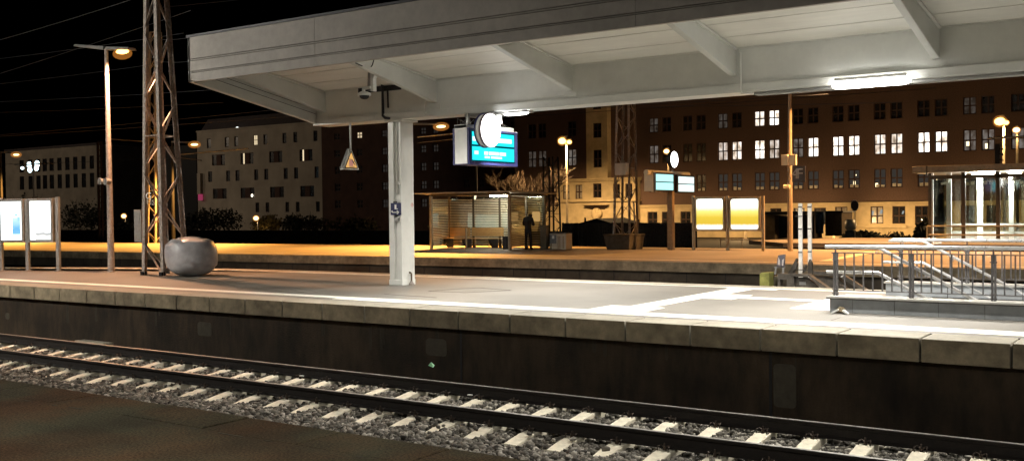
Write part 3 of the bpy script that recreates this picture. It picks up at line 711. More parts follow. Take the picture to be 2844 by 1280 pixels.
p, q = P(1095, 604, cy0), P(1106, 616, cy0); b = MB(); b.box(p.x, q.x, cy0-.010, cy0-.002+.05, q.z, p.z)
tag(b.build('notice', 'grey_metal', loc=(p.x, cy0, q.z)), 'small grey plate on the column just below the blue sign', 'notice')
p, q = PX(1130, 602, cx1), PX(1139, 617, cx1); b = MB(); b.box(cx1+.001, cx1+.006, p.y, q.y, q.z, p.z)
tag(b.build('notice', 'white_pl', loc=(cx1, p.y, q.z)), 'small white paper notice on the bright side of the column', 'notice')
p = PX(1144.5, 569, cx1); b = MB(); b.prism([(cx1+.001, p.y-.05, p.z), (cx1+.001, p.y, p.z-.06), (cx1+.001, p.y+.05, p.z), (cx1+.001, p.y, p.z+.06)], (.003, 0, 0))
tag(b.build('sticker', mat('sticker_pink', (.62, .42, .38), .6), loc=p), 'pale pink diamond sticker on the bright side of the column', 'sticker')
p = PX(1119, 507, cx1); b = MB(); b.lathe(p+Vector((-.03, -.1, -.03)), [(.02, -.02), (.035, 0), (.03, .03), (.01, .05)], 10); tag(b.build('sensor', 'white_pl', smooth=True, loc=p), 'small white knob high on the column edge', 'sensor')
wt_ = thing('water_tap', 'rusty standpipe tap at the foot of the column', 'tap', PZ(1143, 791)); p = PZ(1143, 791)
b = MB(); b.tube([p, p+Vector((0, 0, .24)), p+Vector((-.02, 0, .27)), p+Vector((-.06, 0, .275)), p+Vector((-.075, 0, .25))], .018, 8); b.build('pipe', mat('rust', (.13, .09, .06), .8, metal=.3, ns=30, var=.4), wt_)
b = MB(); b.lathe(p, [(.055, 0), (.055, .03), (.03, .07), (.025, .09)], 10); b.build('base', 'mast', wt_)
# ================================================================== STAIRWELL on the middle platform
def post_clamps(b, x, y, z): b.cyl((x-.05, y, z), (x+.05, y, z), .012, n=6)
sw = thing('stair_parapet', 'low grey tiled parapet around the platform stairs, near side', 'parapet', (-4.89, 15.7, 0))
b = MB(); xs = -4.88
seams = [-4.88] + [P(x, 850, 15.7).x for x in (2367, 2484, 2606, 2735)]
step = seams[-1]-seams[-2]
while seams[-1] < 9: seams.append(seams[-1]+step)
for xa, xb in zip(seams[:-1], seams[1:]): b.box(xa+.003, xb-.003, 15.70, 15.96, .002, .205)
b.build('tile_panel', 'tile', sw, bevel=.003)
b = MB(); b.box(-4.875, 9, 15.708, 15.95, .001, .2); b.build('wall_core', 'groove', sw)
b = MB(); b.box(-4.92, 9, 15.66, 16.02, .206, .218); b.build('shadow_gap', 'groove', sw)
b = MB(); b.box(-4.92, 9, 15.65, 16.03, .219, .25); b.build('parapet_cap', 'tile_top', sw, bevel=.004)
bw = thing('stair_parapet', 'low grey parapet on the far side of the platform stairs', 'parapet', (-4.95, 19.25, 0))
b = MB(); b.box(-4.95, 9, 19.22, 19.52, -.9, .215); b.build('tile_panel', 'tile', bw)
b = MB(); b.box(-4.98, 9, 19.18, 19.56, .216, .25); b.build('parapet_cap', 'tile_top', bw, bevel=.004)
b = MB()
for xx in (-3.9, -2.7, -1.5, -.3): b.box(xx, xx+.012, 19.215, 19.2195, -.9, .21)
b.build('tile_joint', 'groove', bw)
st = thing('stairs', 'stone steps leading down between the parapets', 'stairs', (-4.3, 17.6, -.2))
b = MB()
for i in range(14): b.box(-4.45+i*.30, -4.15+i*.30, SY0, SY1, -3.4, -.002-i*.165)
b.box(SX+.01, -4.451, SY0, SY1, -.3, -.001); b.build('steps', 'tile', st)
b = MB(); b.box(SX+.01, 9, SY0-.25, SY0-.002, -3.4, -.26); b.box(SX+.01, 9, SY1+.002, SY1+.25, -3.4, -.9); b.build('side_wall', 'tile', st)
def railing(Y, x0, x1, z0, label, n_post0):
    r = thing('railing', label, 'railing', (x0, Y, z0), None)
    b = MB(); b.tube([(x0-.16, Y, 1.0), (x0-.12, Y, 1.0), (x1, Y, 1.0)], .029, 10); b.build('top_rail', 'rail_steel', r, smooth=True)
    b = MB(); b.box(x0-.06, x1, Y-.02, Y+.02, .895, .912); b.box(x0-.02, x1, Y-.015, Y+.015, z0+.075, z0+.09); b.build('flat_rail', 'rail_paint', r)
    b = MB(); x = x0; k = 0
    while x < x1:
        if k % 8: b.box(x-.010, x+.010, Y-.012, Y+.012, z0+.09, .896)
        x += .14; k += 1
    b.build('balusters', 'rail_paint', r)
    x = x0; k = 0
    while x < x1:
        b = MB(); b.box(x-.032, x-.008, Y-.03, Y+.03, z0, .90); b.box(x+.008, x+.032, Y-.03, Y+.03, z0, .90); b.box(x-.008, x+.008, Y-.02, Y+.02, .78, .985)
        for zz in (.34, .28, .80): b.cyl((x-.05, Y-.02, zz), (x+.05, Y-.02, zz), .010, n=6)
        b.build('post', 'rail_paint', r); x += 1.12; k += 1
    return r
railing(15.88, -4.84, 8.5, .25, 'grey baluster railing with shiny top rail in front of the stairs', 0)
railing(19.37, -4.72, 8.5, .25, 'grey baluster railing with shiny top rail behind the stairs', 0)
def handrail(Y, zt, xs, xb, label, dz):
    r = thing('handrail', label, 'handrail', (xs, Y, zt), 'stainless handrails down the stairs')
    b = MB(); b.tube([(xs, Y, zt), (xb, Y, zt), (xb+.02, Y, zt-.008), (xb+4.2, Y, zt-4.2*dz)], .026, 10); b.build('tube', 'rail_steel', r, smooth=True)
    for x in (xs+.25, xb+.5, xb+1.6):
        b = MB(); z_ = zt-max(0, x-xb)*dz; sg_ = -1 if Y < 17 else 1
        b.tube([(x, Y, z_-.02), (x, Y, z_-.06), (x, Y+sg_*.1, z_-.07)], .010, 6)
        b.build('rail_bracket', 'grey_metal', r)
handrail(16.02, .985, -4.5, -4.24, 'upper stainless handrail on the near side of the stairs', .545)
handrail(16.02, .60, -5.02, -4.24, 'lower stainless handrail on the near side of the stairs', .53)
xb2 = P(2563, 664, 19.24).x
handrail(19.24, .985, -4.9, xb2, 'upper stainless handrail on the far side of the stairs', .545)
handrail(19.24, .60, -5.02, xb2, 'lower stainless handrail on the far side of the stairs', .53)
# brown crumpled litter at the parapet foot
lt = thing('litter', 'small crumpled brown and white rag against the grey parapet corner', 'litter', PZ(2330, 872))
p0 = PZ(2330, 872); b = MB(); rr = random.Random(8)
def Q(x, y, d=0.): 
    q = P(x, y, 15.64+d); return q
pk = Q(2335, 851, .03)
ring = [Q(2313, 868, -.04), Q(2322, 858, -.02), Q(2333, 850, 0), Q(2344, 853, 0), Q(2352, 862, -.03), Q(2345, 868, -.09), Q(2332, 864, -.10)]
b.add(ring+[Q(2333, 857, -.07)], [(i, (i+1) % 7, 7) for i in range(7)]+[tuple(range(6, -1, -1))]); b.build('rag', mat('rag', (.11, .085, .05), .9, ns=30, var=.5), lt)
b = MB(); b.bar(Q(2309, 869, -.11), Q(2329, 859, -.09), .05, .025); b.bar(Q(2355, 872, -.11), Q(2342, 861, -.09), .05, .025); b.build('paper', 'white_pl', lt)
# ------------------------------------------------------------ buffer stop in the pit
YB0 = 23.2
bs = thing('buffer_stop', 'old steel buffer stop with mossy timber beam standing in the track pit', 'buffer stop', P(2200, 800, YB0)+Vector((0, .4, -.9)))
def slab(b, pts, Y, d): b.prism([P(x, y, Y) for x, y in pts], (0, d, 0))
b = MB(); slab(b, [(2109, 828), (2109, 761), (2113, 757), (2136, 757), (2136, 828)], YB0, .34); b.build('timber_beam', 'moss', bs, bevel=.02)
b = MB(); slab(b, [(2137, 828), (2137, 767), (2160, 766), (2160, 828)], YB0+.3, .9); b.build('timber_block', mat('old_timber', (.13, .115, .085), .9, ns=8, var=.3, big=.3, bigs=3), bs, bevel=.01)
b = MB()
slab(b, [(2160, 776), (2160, 760), (2205, 760), (2205, 776)], YB0, .2); slab(b, [(2160, 828), (2160, 776.2), (2166, 776.2), (2166, 828)], YB0, .2)
slab(b, [(2185, 828), (2185, 776.2), (2205, 776.2), (2205, 828)], YB0, .2)
slab(b, [(2205.5, 768), (2200, 761), (2246, 761), (2250, 766), (2300, 800), (2330, 828), (2316, 828), (2246, 769)], YB0-.05, .2)
slab(b, [(2206, 828), (2206, 770), (2246, 771), (2312, 828)], YB0+.05, .03)
b.build('frame', 'buffer', bs)
b = MB(); slab(b, [(2255, 752), (2330, 755), (2410, 806), (2400, 812), (2330, 768), (2262, 762)], YB0+1.6, .15); slab(b, [(2255, 828), (2255, 764), (2330, 770), (2380, 828)], YB0+1.7, .03)
slab(b, [(2330, 790), (2345, 795), (2380, 828), (2366, 828)], YB0+1.2, .1); b.build('rear_frame', 'buffer', bs)
b = MB(); slab(b, [(2220, 791), (2220, 782), (2238, 782), (2238, 791)], YB0+.043, .006); b.build('label_plate', 'grey_metal', bs)
b = MB(); slab(b, [(2187, 760), (2195, 748), (2210, 718), (2213, 722), (2208, 740), (2203, 758)], YB0+.4, .12); slab(b, [(2205, 745), (2211, 728), (2214, 731), (2209, 748)], YB0+.2, .1)
slab(b, [(2228, 758), (2237, 735), (2240, 737), (2234, 755)], YB0+.6, .08); slab(b, [(2244, 762), (2244, 730), (2248, 720), (2254, 730), (2254, 763)], YB0+.8, .1); b.build('bracket', 'buffer', bs)
b = MB(); b.bar(P(2197, 748, YB0+.5), P(2250, 750, YB0+.5), .03, .02); b.build('cross_tie', 'buffer', bs)
sp_ = thing('stop_sign', 'small dark plate with white cross mark leaning above the mossy timber', 'sign', P(2168, 762, YB0+.2))
b = MB(); slab(b, [(2157, 740), (2161, 709), (2181, 706), (2178, 741)], YB0+.2, .03); b.build('plate', mat('slate', (.10, .095, .11), .6), sp_)
b = MB(); slab(b, [(2160, 735), (2162, 714), (2166, 724), (2167, 736)], YB0+.19, .005); slab(b, [(2171, 736), (2172, 722), (2178, 718), (2175, 738)], YB0+.19, .005); b.build('cross_mark', mat('faded_white', (.45, .40, .38), .7), sp_)
b = MB(); slab(b, [(2150, 762), (2153, 742), (2157, 742), (2154, 762)], YB0+.2, .03); slab(b, [(2150, 744), (2150, 740.5), (2180, 740.5), (2180, 744)], YB0+.235, .03); slab(b, [(2172, 762), (2172, 744), (2177, 744), (2177, 762)], YB0+.2, .03); b.build('leg', 'grey_metal', sp_)
for px, Yp, lab in ((2224, 23.9, 'tall white square post behind the buffer stop, the left one'), (2250, 24.3, 'tall white square post behind the buffer stop, the right one')):
    p = P(px, 764, Yp); q = P(px, 565, Yp); r = thing('marker_post', lab, 'post', p, 'white posts at the buffer stop')
    b = MB(); b.box(p.x-.045, p.x+.045, Yp-.03, Yp+.03, p.z-.1, q.z); b.build('post', 'post_white', r, bevel=.006)
    for zz in (.08, .6, 1.15): b = MB(); b.box(p.x-.05, p.x+.05, Yp-.036, Yp-.031, q.z-zz-.02, q.z-zz+.01); b.build('strap', 'rail_paint', r)
    b = MB()
    if px == 2224: b.bar((p.x-.12, Yp-.04, q.z-.305), (p.x+.06, Yp-.04, q.z-.30), .02, .018); b.build('arm', 'rail_paint', r)
# ------------------------------------------------------------ left end of the middle platform
nb = thing('notice_board', 'glowing white double notice board on three posts at the left end of the platform', 'notice board', (-28.9, 16.9, 0))
A = [Vector((-29.78, 16.55, 0)), Vector((-28.86, 16.93, 0)), Vector((-27.87, 17.2, 0))]
# board stands square to the rails: use straight line between end posts
def NB(t, z, o=0.): 
    p = A[0]+(A[2]-A[0])*t; d = (A[2]-A[0]).normalized(); nn = Vector((d.y, -d.x, 0)); return p+nn*o+Vector((0, 0, z))
dv = (A[2]-A[0]).normalized(); nv = Vector((dv.y, -dv.x, 0)); LN = (A[2]-A[0]).length
for t in (0., .47, 1.0):
    b = MB(); p = NB(t, 0); hgt = 2.16 if t != .47 else 2.1
    b.obox(p+Vector((0, 0, hgt/2)), dv*.055, nv*.04, (0, 0, hgt/2)); b.box(p.x-.09, p.x+.09, p.y-.09, p.y+.09, .001, .02); b.build('post', 'galv', nb)
for k, (ta, tb) in enumerate(((-.0, .425), (.51, .93))):
    b = MB(); ca = NB((ta+tb)/2, 1.475, .0); hw = (tb-ta)*LN/2
    b.obox(ca, dv*hw, nv*.06, (0, 0, .645)); b.build('case', 'grey_metal', nb, bevel=.01)
    b = MB(); ca = NB((ta+tb)/2, 1.475, .063); b.obox(ca, dv*(hw-.07), nv*.003, (0, 0, .565)); b.build('sheet', emat('sheet_lit', (.93, 1, 1), 2.2), nb)
    b = MB()
    if k == 0:
        ca = NB(ta+(tb-ta)*.72, 1.32, .068); b.obox(ca, dv*.14, nv*.0015, (0, 0, .25)); pm = emit_grad('poster_blue', [(0, (.30, .55, .95)), (.5, (.16, .46, .92)), (1, (.55, .82, 1.0))], 'Z', 1.0, 1.6, 1.0, .25)
    else:
        ca = NB(ta+(tb-ta)*.62, 1.03, .068); b.obox(ca, dv*.26, nv*.0015, (0, 0, .12)); pm = emit_grad('poster_grey', [(0, (.92, .93, .88)), (.7, (.80, .80, .76)), (.86, (.36, .36, .37)), (1, (.85, .86, .85))], 'Z', .91, 1.15, 1.0, .3)
    b.build('poster', pm, nb)
    b = MB()
    if k == 0:
        ca = NB(ta+(tb-ta)*.72, 1.64, .068)
        b.obox(ca, dv*.05, nv*.0015, (0, 0, .03)); b.obox(NB(ta+(tb-ta)*.83, 1.53, .071), dv*.045, nv*.0015, (0, 0, .06)); b.build('poster', emat('poster_sky', (.36, .66, 1.), 1.), nb)
# lamp post
lp = thing('lamp_post', 'grey lamp post with twin luminaires at the left, right one glowing orange', 'lamp', (-25.83, 17.54, 0))
X0, Y0 = -25.83, 17.54
b = MB(); b.cyl((X0, Y0, 0), (X0-.02, Y0, 3), .095, .075, n=12); b.cyl((X0-.02, Y0, 3), (X0-.05, Y0, 6.3), .075, .05, n=12); b.build('pole', 'mast', lp, smooth=False)
def lum(parent, p, q, w, mglow=None, dz=.09):
    p, q = Vector(p), Vector(q); t = (q-p).normalized(); s_ = Vector((-t.y, t.x, 0)).normalized()
    b = MB(); b.hexa([p-s_*w*.5, q-s_*w, q+s_*w, p+s_*w*.5, p-s_*w*.4+Vector((0,0,dz)), q-s_*w*.7+Vector((0,0,dz*.7)), q+s_*w*.7+Vector((0,0,dz*.7)), p+s_*w*.4+Vector((0,0,dz))])
    b.build('luminaire', 'grey_metal', parent)
pl_, pr_ = P(217, 129, Y0-.1), P(366, 138, Y0+.1)
lum(lp, (X0-.1, Y0, 6.28), (pl_.x, pl_.y, pl_.z-.02), .16)
lum(lp, (X0+.02, Y0, 6.26), (pr_.x, pr_.y, 6.18), .17)
b = MB(); gl = P(340, 146, Y0+.05); b.ball(gl+Vector((0, 0, .02)), .24, .13, .065, 12, 8); b.build('lamp_lens', 'sodium', lp, smooth=True); b = MB(); b.ball(gl+Vector((0, 0, -.04)), .36, .20, .16, 14, 8); b.build('lamp_halo', 'halo', lp, smooth=True)  # outer ball imitates the orange lens glow
lamp('lamp_light', gl+Vector((.0, 0, -.13)), 3500, (1, .50, .26), lp, .08, spot=165, aim=gl+Vector((.5, -.6, -5)))
# loudspeakers on the post
sp1 = thing('loudspeaker', 'pair of round grey loudspeakers on the left lamp post', 'loudspeaker', P(285, 504, Y0-.1))
for px in (276, 292):
    b = MB(); p = P(px, 504, Y0-.2); b.cyl(p, p+Vector((0, .16, 0)), .10, .07, n=16); b.build('horn', 'galv', sp1)
b = MB(); p = P(278, 512, Y0-.1); b.bar(p+Vector((0,0,.05)), Vector((X0, Y0, 2.55)), .03, .03); b.build('bracket', 'grey_metal', sp1)
# ------------------------------------------------------------ lattice masts
def lattice(name, label, base, top_, hb, ht, H, n, matl, legw=.11, brw=.05, zig=True, loc=None, group=None, light=None):
    r = thing(name, label, 'mast', base, group)
    bx, by, bz = base; tx, ty = top_
    def cor(k, z):
        t = z/H; h = hb+(ht-hb)*t; sx_, sy_ = ((-1, -1), (1, -1), (1, 1), (-1, 1))[k]
        return Vector((bx+(tx-bx)*t+sx_*h, by+(ty-by)*t+sy_*h, bz+z))
    for k in range(4):
        b = MB(); a_, c_ = cor(k, 0), cor(k, H); sx_, sy_ = ((-1, -1), (1, -1), (1, 1), (-1, 1))[k]
        b.bar(a_, c_, legw, .014, up=(0, 1, 0)); b.bar(a_-Vector((0, sy_*legw*.5, 0)), c_-Vector((0, sy_*legw*.5, 0)), .014, legw, up=(0, 1, 0))
        b.build('leg', matl, r)
    b = MB(); b2 = MB()
    for i in range(n):
        z0, z1 = H*i/n, H*(i+1)/n
        for k in range(4):
            a_, c_ = (k, (k+1) % 4) if (i+k) % 2 else ((k+1) % 4, k)
            tgt = b2 if (light and (i*4+k) in light) else b
            tgt.bar(cor(a_, z0+.05), cor(c_, z1-.05), brw, .012)
        if i % 4 == 3:
            for k in range(4): b.bar(cor(k, z1), cor((k+1) % 4, z1), brw, .02)
    b.build('bracing', matl, r)
    if b2.v: b2.build('bracing', 'mast_light', r)
    return r
m1 = lattice('lattice_mast', 'tall grey lattice mast beside the grey wrapped boulder', (-23.22, 17.40, 0), (-23.07, 17.07), .40, .08, 12.0, 13, 'mast', .12, .055)
b = MB(); b.box(-23.67, -23.57, 16.94, 17.05, 0, .1); b.box(-22.88, -22.77, 16.94, 17.05, 0, .1); b.build('foot', 'black', m1)
cb = thing('cabinet', 'narrow grey equipment box on the left leg of the near mast', 'cabinet', P(391, 672, 17.2))
p, q = P(382, 583, 17.2), P(402, 672, 17.2); b = MB(); b.box(p.x, q.x, 17.08, 17.30, q.z, p.z); b.build('case', 'galv', cb, bevel=.01)
b = MB(); b.box(p.x+.03, q.x-.03, 17.072, 17.079, q.z+.05, p.z-.05); b.build('door', 'galv', cb)
for t_, px, py, sz in (('G', 413, 545, .26), ('H', 414, 562, .20), ('S', 426, 563, .20), ('3', 452, 562, .22)):
    text(t_, 'lettering', P(px, py, 16.9 if px < 440 else 17.9), sz, 'mast_light' if t_ != 'G' else 'galv', m1, (math.pi/2, 0, .45))
# round grey wrapped boulder
bo = (-22.10, 17.37, .525); b = MB(); vs = []; fs = []; NU, NV = 64, 40
from mathutils import noise
for j in range(NV+1):
    v = -math.pi/2+math.pi*j/NV
    for i in range(NU):
        u = 2*math.pi*i/NU
        e = .93; sgnp = lambda c, e_: math.copysign(abs(c)**e_, c)
        d = Vector((sgnp(math.cos(v), e)*math.cos(u), sgnp(math.cos(v), e)*math.sin(u), sgnp(math.sin(v), .70)))
        p = Vector((d.x*.685, d.y*.66, d.z*.535))
        w = noise.noise(d*1.2+Vector((3, 1, 2)))*.022+noise.noise(d*3+Vector((1, 5, 2)))*.006
        # folds running diagonally over the skin
        s1 = d.x*.55+d.z*.9+d.y*.2-.05+noise.noise(d*1.5)*.12; w += .022*math.exp(-(s1/.035)**2)-.045*math.exp(-((s1+.06)/.03)**2)
        s2 = d.x*.2-d.z*1.0+.55+noise.noise(d*2)*.1; w += .018*math.exp(-(s2/.04)**2)
        if d.z > .86: w -= .03
        p = p*(1+w/.6); vs.append((bo[0]+p.x, bo[1]+p.y, max(.0, bo[2]+p.z)))
for j in range(NV):
    for i in range(NU): fs.append((j*NU+i, j*NU+(i+1) % NU, (j+1)*NU+(i+1) % NU, (j+1)*NU+i))
b.add(vs, fs); tag(b.build('boulder', 'boulder', smooth=True, loc=(bo[0], bo[1], 0)), 'big round grey boulder with folds like wrapping, next to the mast', 'boulder')
# ------------------------------------------------------------ overhead wires
WR = [((-200, 165), (380, -5), 21), ((-200, 185), (510, 93), 23), ((-200, 265), (530, 30), 24), ((-200, 252), (400, 183), 26), ((-200, 290), (690, 243), 26), ((-200, 318), (620, 285), 32), ((-200, 390), (820, 300), 33), ((-200, 390), (900, 316), 34), ((440, 22), (1100, -55), 30), ((430, 110), (560, 98), 25), ((430, 170), (560, 166), 25), ((-200, 460), (480, 440), 45), ((1150, 320), (2300, 262), 50), ((1100, 345), (2600, 245), 60), ((1200, 300), (2500, 285), 44)]
for (a_, c_, Yw) in WR:
    p, q = P(*a_, Yw), P(*c_, Yw); b = MB(); pts = []
    for i in range(13):
        t = i/12; pt_ = p.lerp(q, t); pt_.z -= .25*4*t*(1-t)*(.3); pts.append(pt_)
    b.tube(pts, .006+Yw*.00018, 5); tag(b.build('overhead_wire', mat('wire', (.09, .095, .105), .6) if Yw < 30 else mat('wire_far', (.03, .035, .05), .6), loc=p), 'thin overhead line wire crossing the black sky', 'wire', 'overhead wires')
# ================================================================== PLATFORM 2
# shelter
sh = thing('waiting_shelter', 'orange lit glass waiting shelter with striped panes on the second platform', 'shelter', (-26, 35.5, 0))
XA, YF, YR = -27.85, 34.45, 36.65
XF = P(1416, 693, YF).x; XE = P(1512, 690, YR).x
bx_ = [P(x, 690, YR).x for x in (1249, 1317, 1390, 1463)]
XB0, XB3 = bx_[0], bx_[3]
H2 = 2.28
b = MB(); zr = 2.40
b.prism([(XA-.55, YF-.55, zr-.03), (XA-.55, YR+.5, zr-.10), (XE+.35, YR+.5, zr-.10), (XE+.35, YF+.9, zr-.06), (XF+.25, YF-.55, zr-.03)], (0, 0, .05)); b.build('roof', 'roof_thin', sh)
b = MB(); b.box(XA, XF, YF-.03, YF+.03, H2-.02, zr-.035); b.box(XA, XE, YR-.04, YR+.04, H2-.06, zr-.11); b.bar((XF, YF, H2+.01), (XE, YR, H2-.02), .05, .1); b.build('roof_beam', 'post_dark', sh)
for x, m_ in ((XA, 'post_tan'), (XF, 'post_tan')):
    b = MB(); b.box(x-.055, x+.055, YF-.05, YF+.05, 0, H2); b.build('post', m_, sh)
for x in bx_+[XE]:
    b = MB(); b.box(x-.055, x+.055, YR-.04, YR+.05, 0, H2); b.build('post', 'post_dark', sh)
bm = MB(); bm.box(P(1295, 690, YF+.3).x-.03, P(1295, 690, YF+.3).x+.03, YF+.27, YF+.33, 0, .9); bm.build('post', 'post_tan', sh)
def pane(a_, c_, z0=.12, z1=2.2):
    a_, c_ = Vector(a_), Vector(c_); t = (c_-a_).normalized(); nn = Vector((t.y, -t.x, 0)); mid = (a_+c_)/2; hl = (c_-a_).length/2-.05
    b = MB(); b.obox(mid+Vector((0, 0, (z0+z1)/2)), t*hl, nn*.005, (0, 0, (z1-z0)/2)); gp = b.build('glass_pane', 'glass_s', sh)
    b = MB(); z = z0+.02
    while z < z1-.03:
        b.obox(mid+nn*.009+Vector((0, 0, z+.012)), t*hl, nn*.002, (0, 0, .017)); z += .073
    b.build('frosted_stripes', 'stripe', gp)
sd = [(XA, YF+.06, 0), (XB0, YR-.06, 0)]
pane(*sd)
for a_, c_ in zip(bx_[:-1], bx_[1:]): pane((a_, YR-.02, 0), (c_, YR-.02, 0))
pane((bx_[3], YR-.02, 0), (XE, YR-.02, 0))
pane((XF, YF+.06, 0), (bx_[3], YR-.06, 0))
# lights of the shelter
for px in (1376, 1403):
    r = thing('shelter_lamp', 'white oval lamp under the shelter roof, ' + ('left' if px == 1376 else 'right') + ' of two', 'lamp', P(px, 542, 35.4))
    b = MB(); p = P(px, 543, 35.4); b.tube([p+Vector((-.27, 0, 0)), p+Vector((-.22, 0, 0)), p+Vector((.22, 0, 0)), p+Vector((.27, 0, 0))], [.02, .055, .055, .02], 10); b.build('diffuser', emat('shelter_tube', (1, .96, .8), 85), r, smooth=True)
    b = MB(); b.box(p.x-.25, p.x+.25, p.y-.04, p.y+.04, p.z+.05, p.z+.10); b.build('housing', 'grey_metal', r)
r = thing('spot_lamp', 'tiny glowing bracket lamp at the top of a shelter post', 'lamp', P(1319, 548, 36.3))
b = MB(); p = P(1319, 550, 36.3); b.cyl(p+Vector((0, 0, -.06)), p+Vector((.03, 0, .10)), .035, .05, n=8); b.build('housing', emat('lamp_ivory', (1, .85, .55), 1.2), r)
# benches
for k, (pa, pb, mm) in enumerate(((1243, 1300, 'wood'), (1304, 1394, 'wood'))):
    p, q = P(pa, 666, 36.1), P(pb, 666, 36.1); lab = ('short yellow lit wooden bench at the left in the shelter', 'longer wooden bench in the middle of the shelter')[k]
    r = thing('bench', lab, 'bench', ((p.x+q.x)/2, 36.1, 0), 'benches in the shelter')
    b = MB()
    for j in range(3): b.box(p.x-.12, q.x, 35.75+j*.13, 35.86+j*.13, .41, .45)
    b.build('seat', mm, r)
    b = MB()
    for j in range(3): b.box(p.x+.02, q.x-.02, 36.25, 36.29, .52+j*.13, .64+j*.13)
    b.build('backrest', mm, r)
    for x in ((p.x+.05,) if k == 0 else (bx_[1], bx_[2])):
        b = MB(); pts = [(x, 36.4, .40), (x, 35.8, .40), (x, 35.85, .25), (x, 36.1, .02), (x, 36.4, .02)]; b.prism([(u-.05, v, w) for u, v, w in pts], (.1, 0, 0)); b.build('leg', 'dark_metal', r)
bn = thing('trash_can', 'slim dark bin beside the right end of the benches in the shelter', 'bin', P(1405, 690, 35.4))
p = P(1405, 692, 35.4); b = MB(); b.box(p.x-.09, p.x+.09, 35.3, 35.5, 0, .52); b.build('body', 'dark_metal', bn, bevel=.01); b = MB(); b.box(p.x-.1, p.x+.1, 35.29, 35.51, .52, .55); b.build('lid', 'black', bn)
# glowing white sheet behind the panes, imitating a reflection in the glass
p, q = P(1299, 592, 37.4), P(1412, 633, 37.4)
bn2 = thing('reflection', 'pale bluish white glowing sheet standing in for a reflection in the shelter glass', 'reflection', (p.x, 37.4, 0))
b = MB(); n_ = 12; vs = []
for i in range(n_+1):
    t = i/n_; x = p.x+(q.x-p.x)*t; sag = .06*math.sin(t*math.pi); vs += [(x, 37.4+.04*math.sin(t*9), q.z-.0), (x, 37.4+.04*math.sin(t*9+.5), p.z-sag)]
b.add(vs, [(2*i, 2*i+2, 2*i+3, 2*i+1) for i in range(n_)]); o = b.build('sheet', emat('reflection_glow', (.62, .78, .80), .42), bn2); so = o.modifiers.new('solid', 'SOLIDIFY'); so.thickness = .01
b = MB()
for x in (p.x, (p.x+q.x)/2, q.x): b.cyl((x, 37.46, 0), (x, 37.46, p.z+.1), .02, n=6)
b.build('stand', 'grey_metal', bn2)
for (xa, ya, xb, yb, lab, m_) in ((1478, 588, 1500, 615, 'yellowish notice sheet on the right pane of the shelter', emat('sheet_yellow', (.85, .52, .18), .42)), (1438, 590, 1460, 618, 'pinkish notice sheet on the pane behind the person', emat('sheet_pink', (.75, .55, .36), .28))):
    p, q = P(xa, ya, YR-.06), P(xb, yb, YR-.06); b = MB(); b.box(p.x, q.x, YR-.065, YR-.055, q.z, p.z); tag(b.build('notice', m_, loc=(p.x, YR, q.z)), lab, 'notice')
# grey litter bin with stripes
gb = thing('recycling_bin', 'silver recycling bin with brown stripes right of the shelter', 'bin', P(1548, 692, 36.1))
p, q = P(1525, 648, 36.1), P(1572, 692, 36.1); b = MB(); b.box(p.x, q.x, 36.1, 36.6, 0, p.z-.02); b.build('body', mat('bin_silver', (.50, .44, .35), .4, metal=.3, ns=5, var=.1, aniso=(4, 4, .3)), gb, bevel=.02)
b = MB()
for t in (.12, .52, .62, .82): b.box(p.x+(q.x-p.x)*t, p.x+(q.x-p.x)*t+.035, 36.092, 36.099, .03, p.z-.12)
b.build('stripe', mat('bin_brown', (.20, .12, .07), .6), gb)
b = MB(); b.box(p.x+.02, p.x+.36, 36.085, 36.098, p.z-.42, p.z-.06); b.build('label', mat('bin_label', (.16, .17, .18), .5), gb); b = MB(); b.box(p.x-.01, q.x+.01, 36.09, 36.61, p.z-.02, p.z+.02); b.build('lid', 'dark_metal', gb)
b = MB(); b.box(p.x+.16, p.x+.26, 36.08, 36.084, p.z-.22, p.z-.10); b.build('label', 'white_pl', gb)
sc2 = thing('snow_bin', 'small dark cabinet leaning at the shelter right corner', 'cabinet', P(1510, 692, 35.9)); p = P(1504, 690, 35.9); b = MB(); b.box(p.x, p.x+.30, 35.8, 36.0, 0, 1.0); b.build('body', 'post_dark', sc2, bevel=.01)
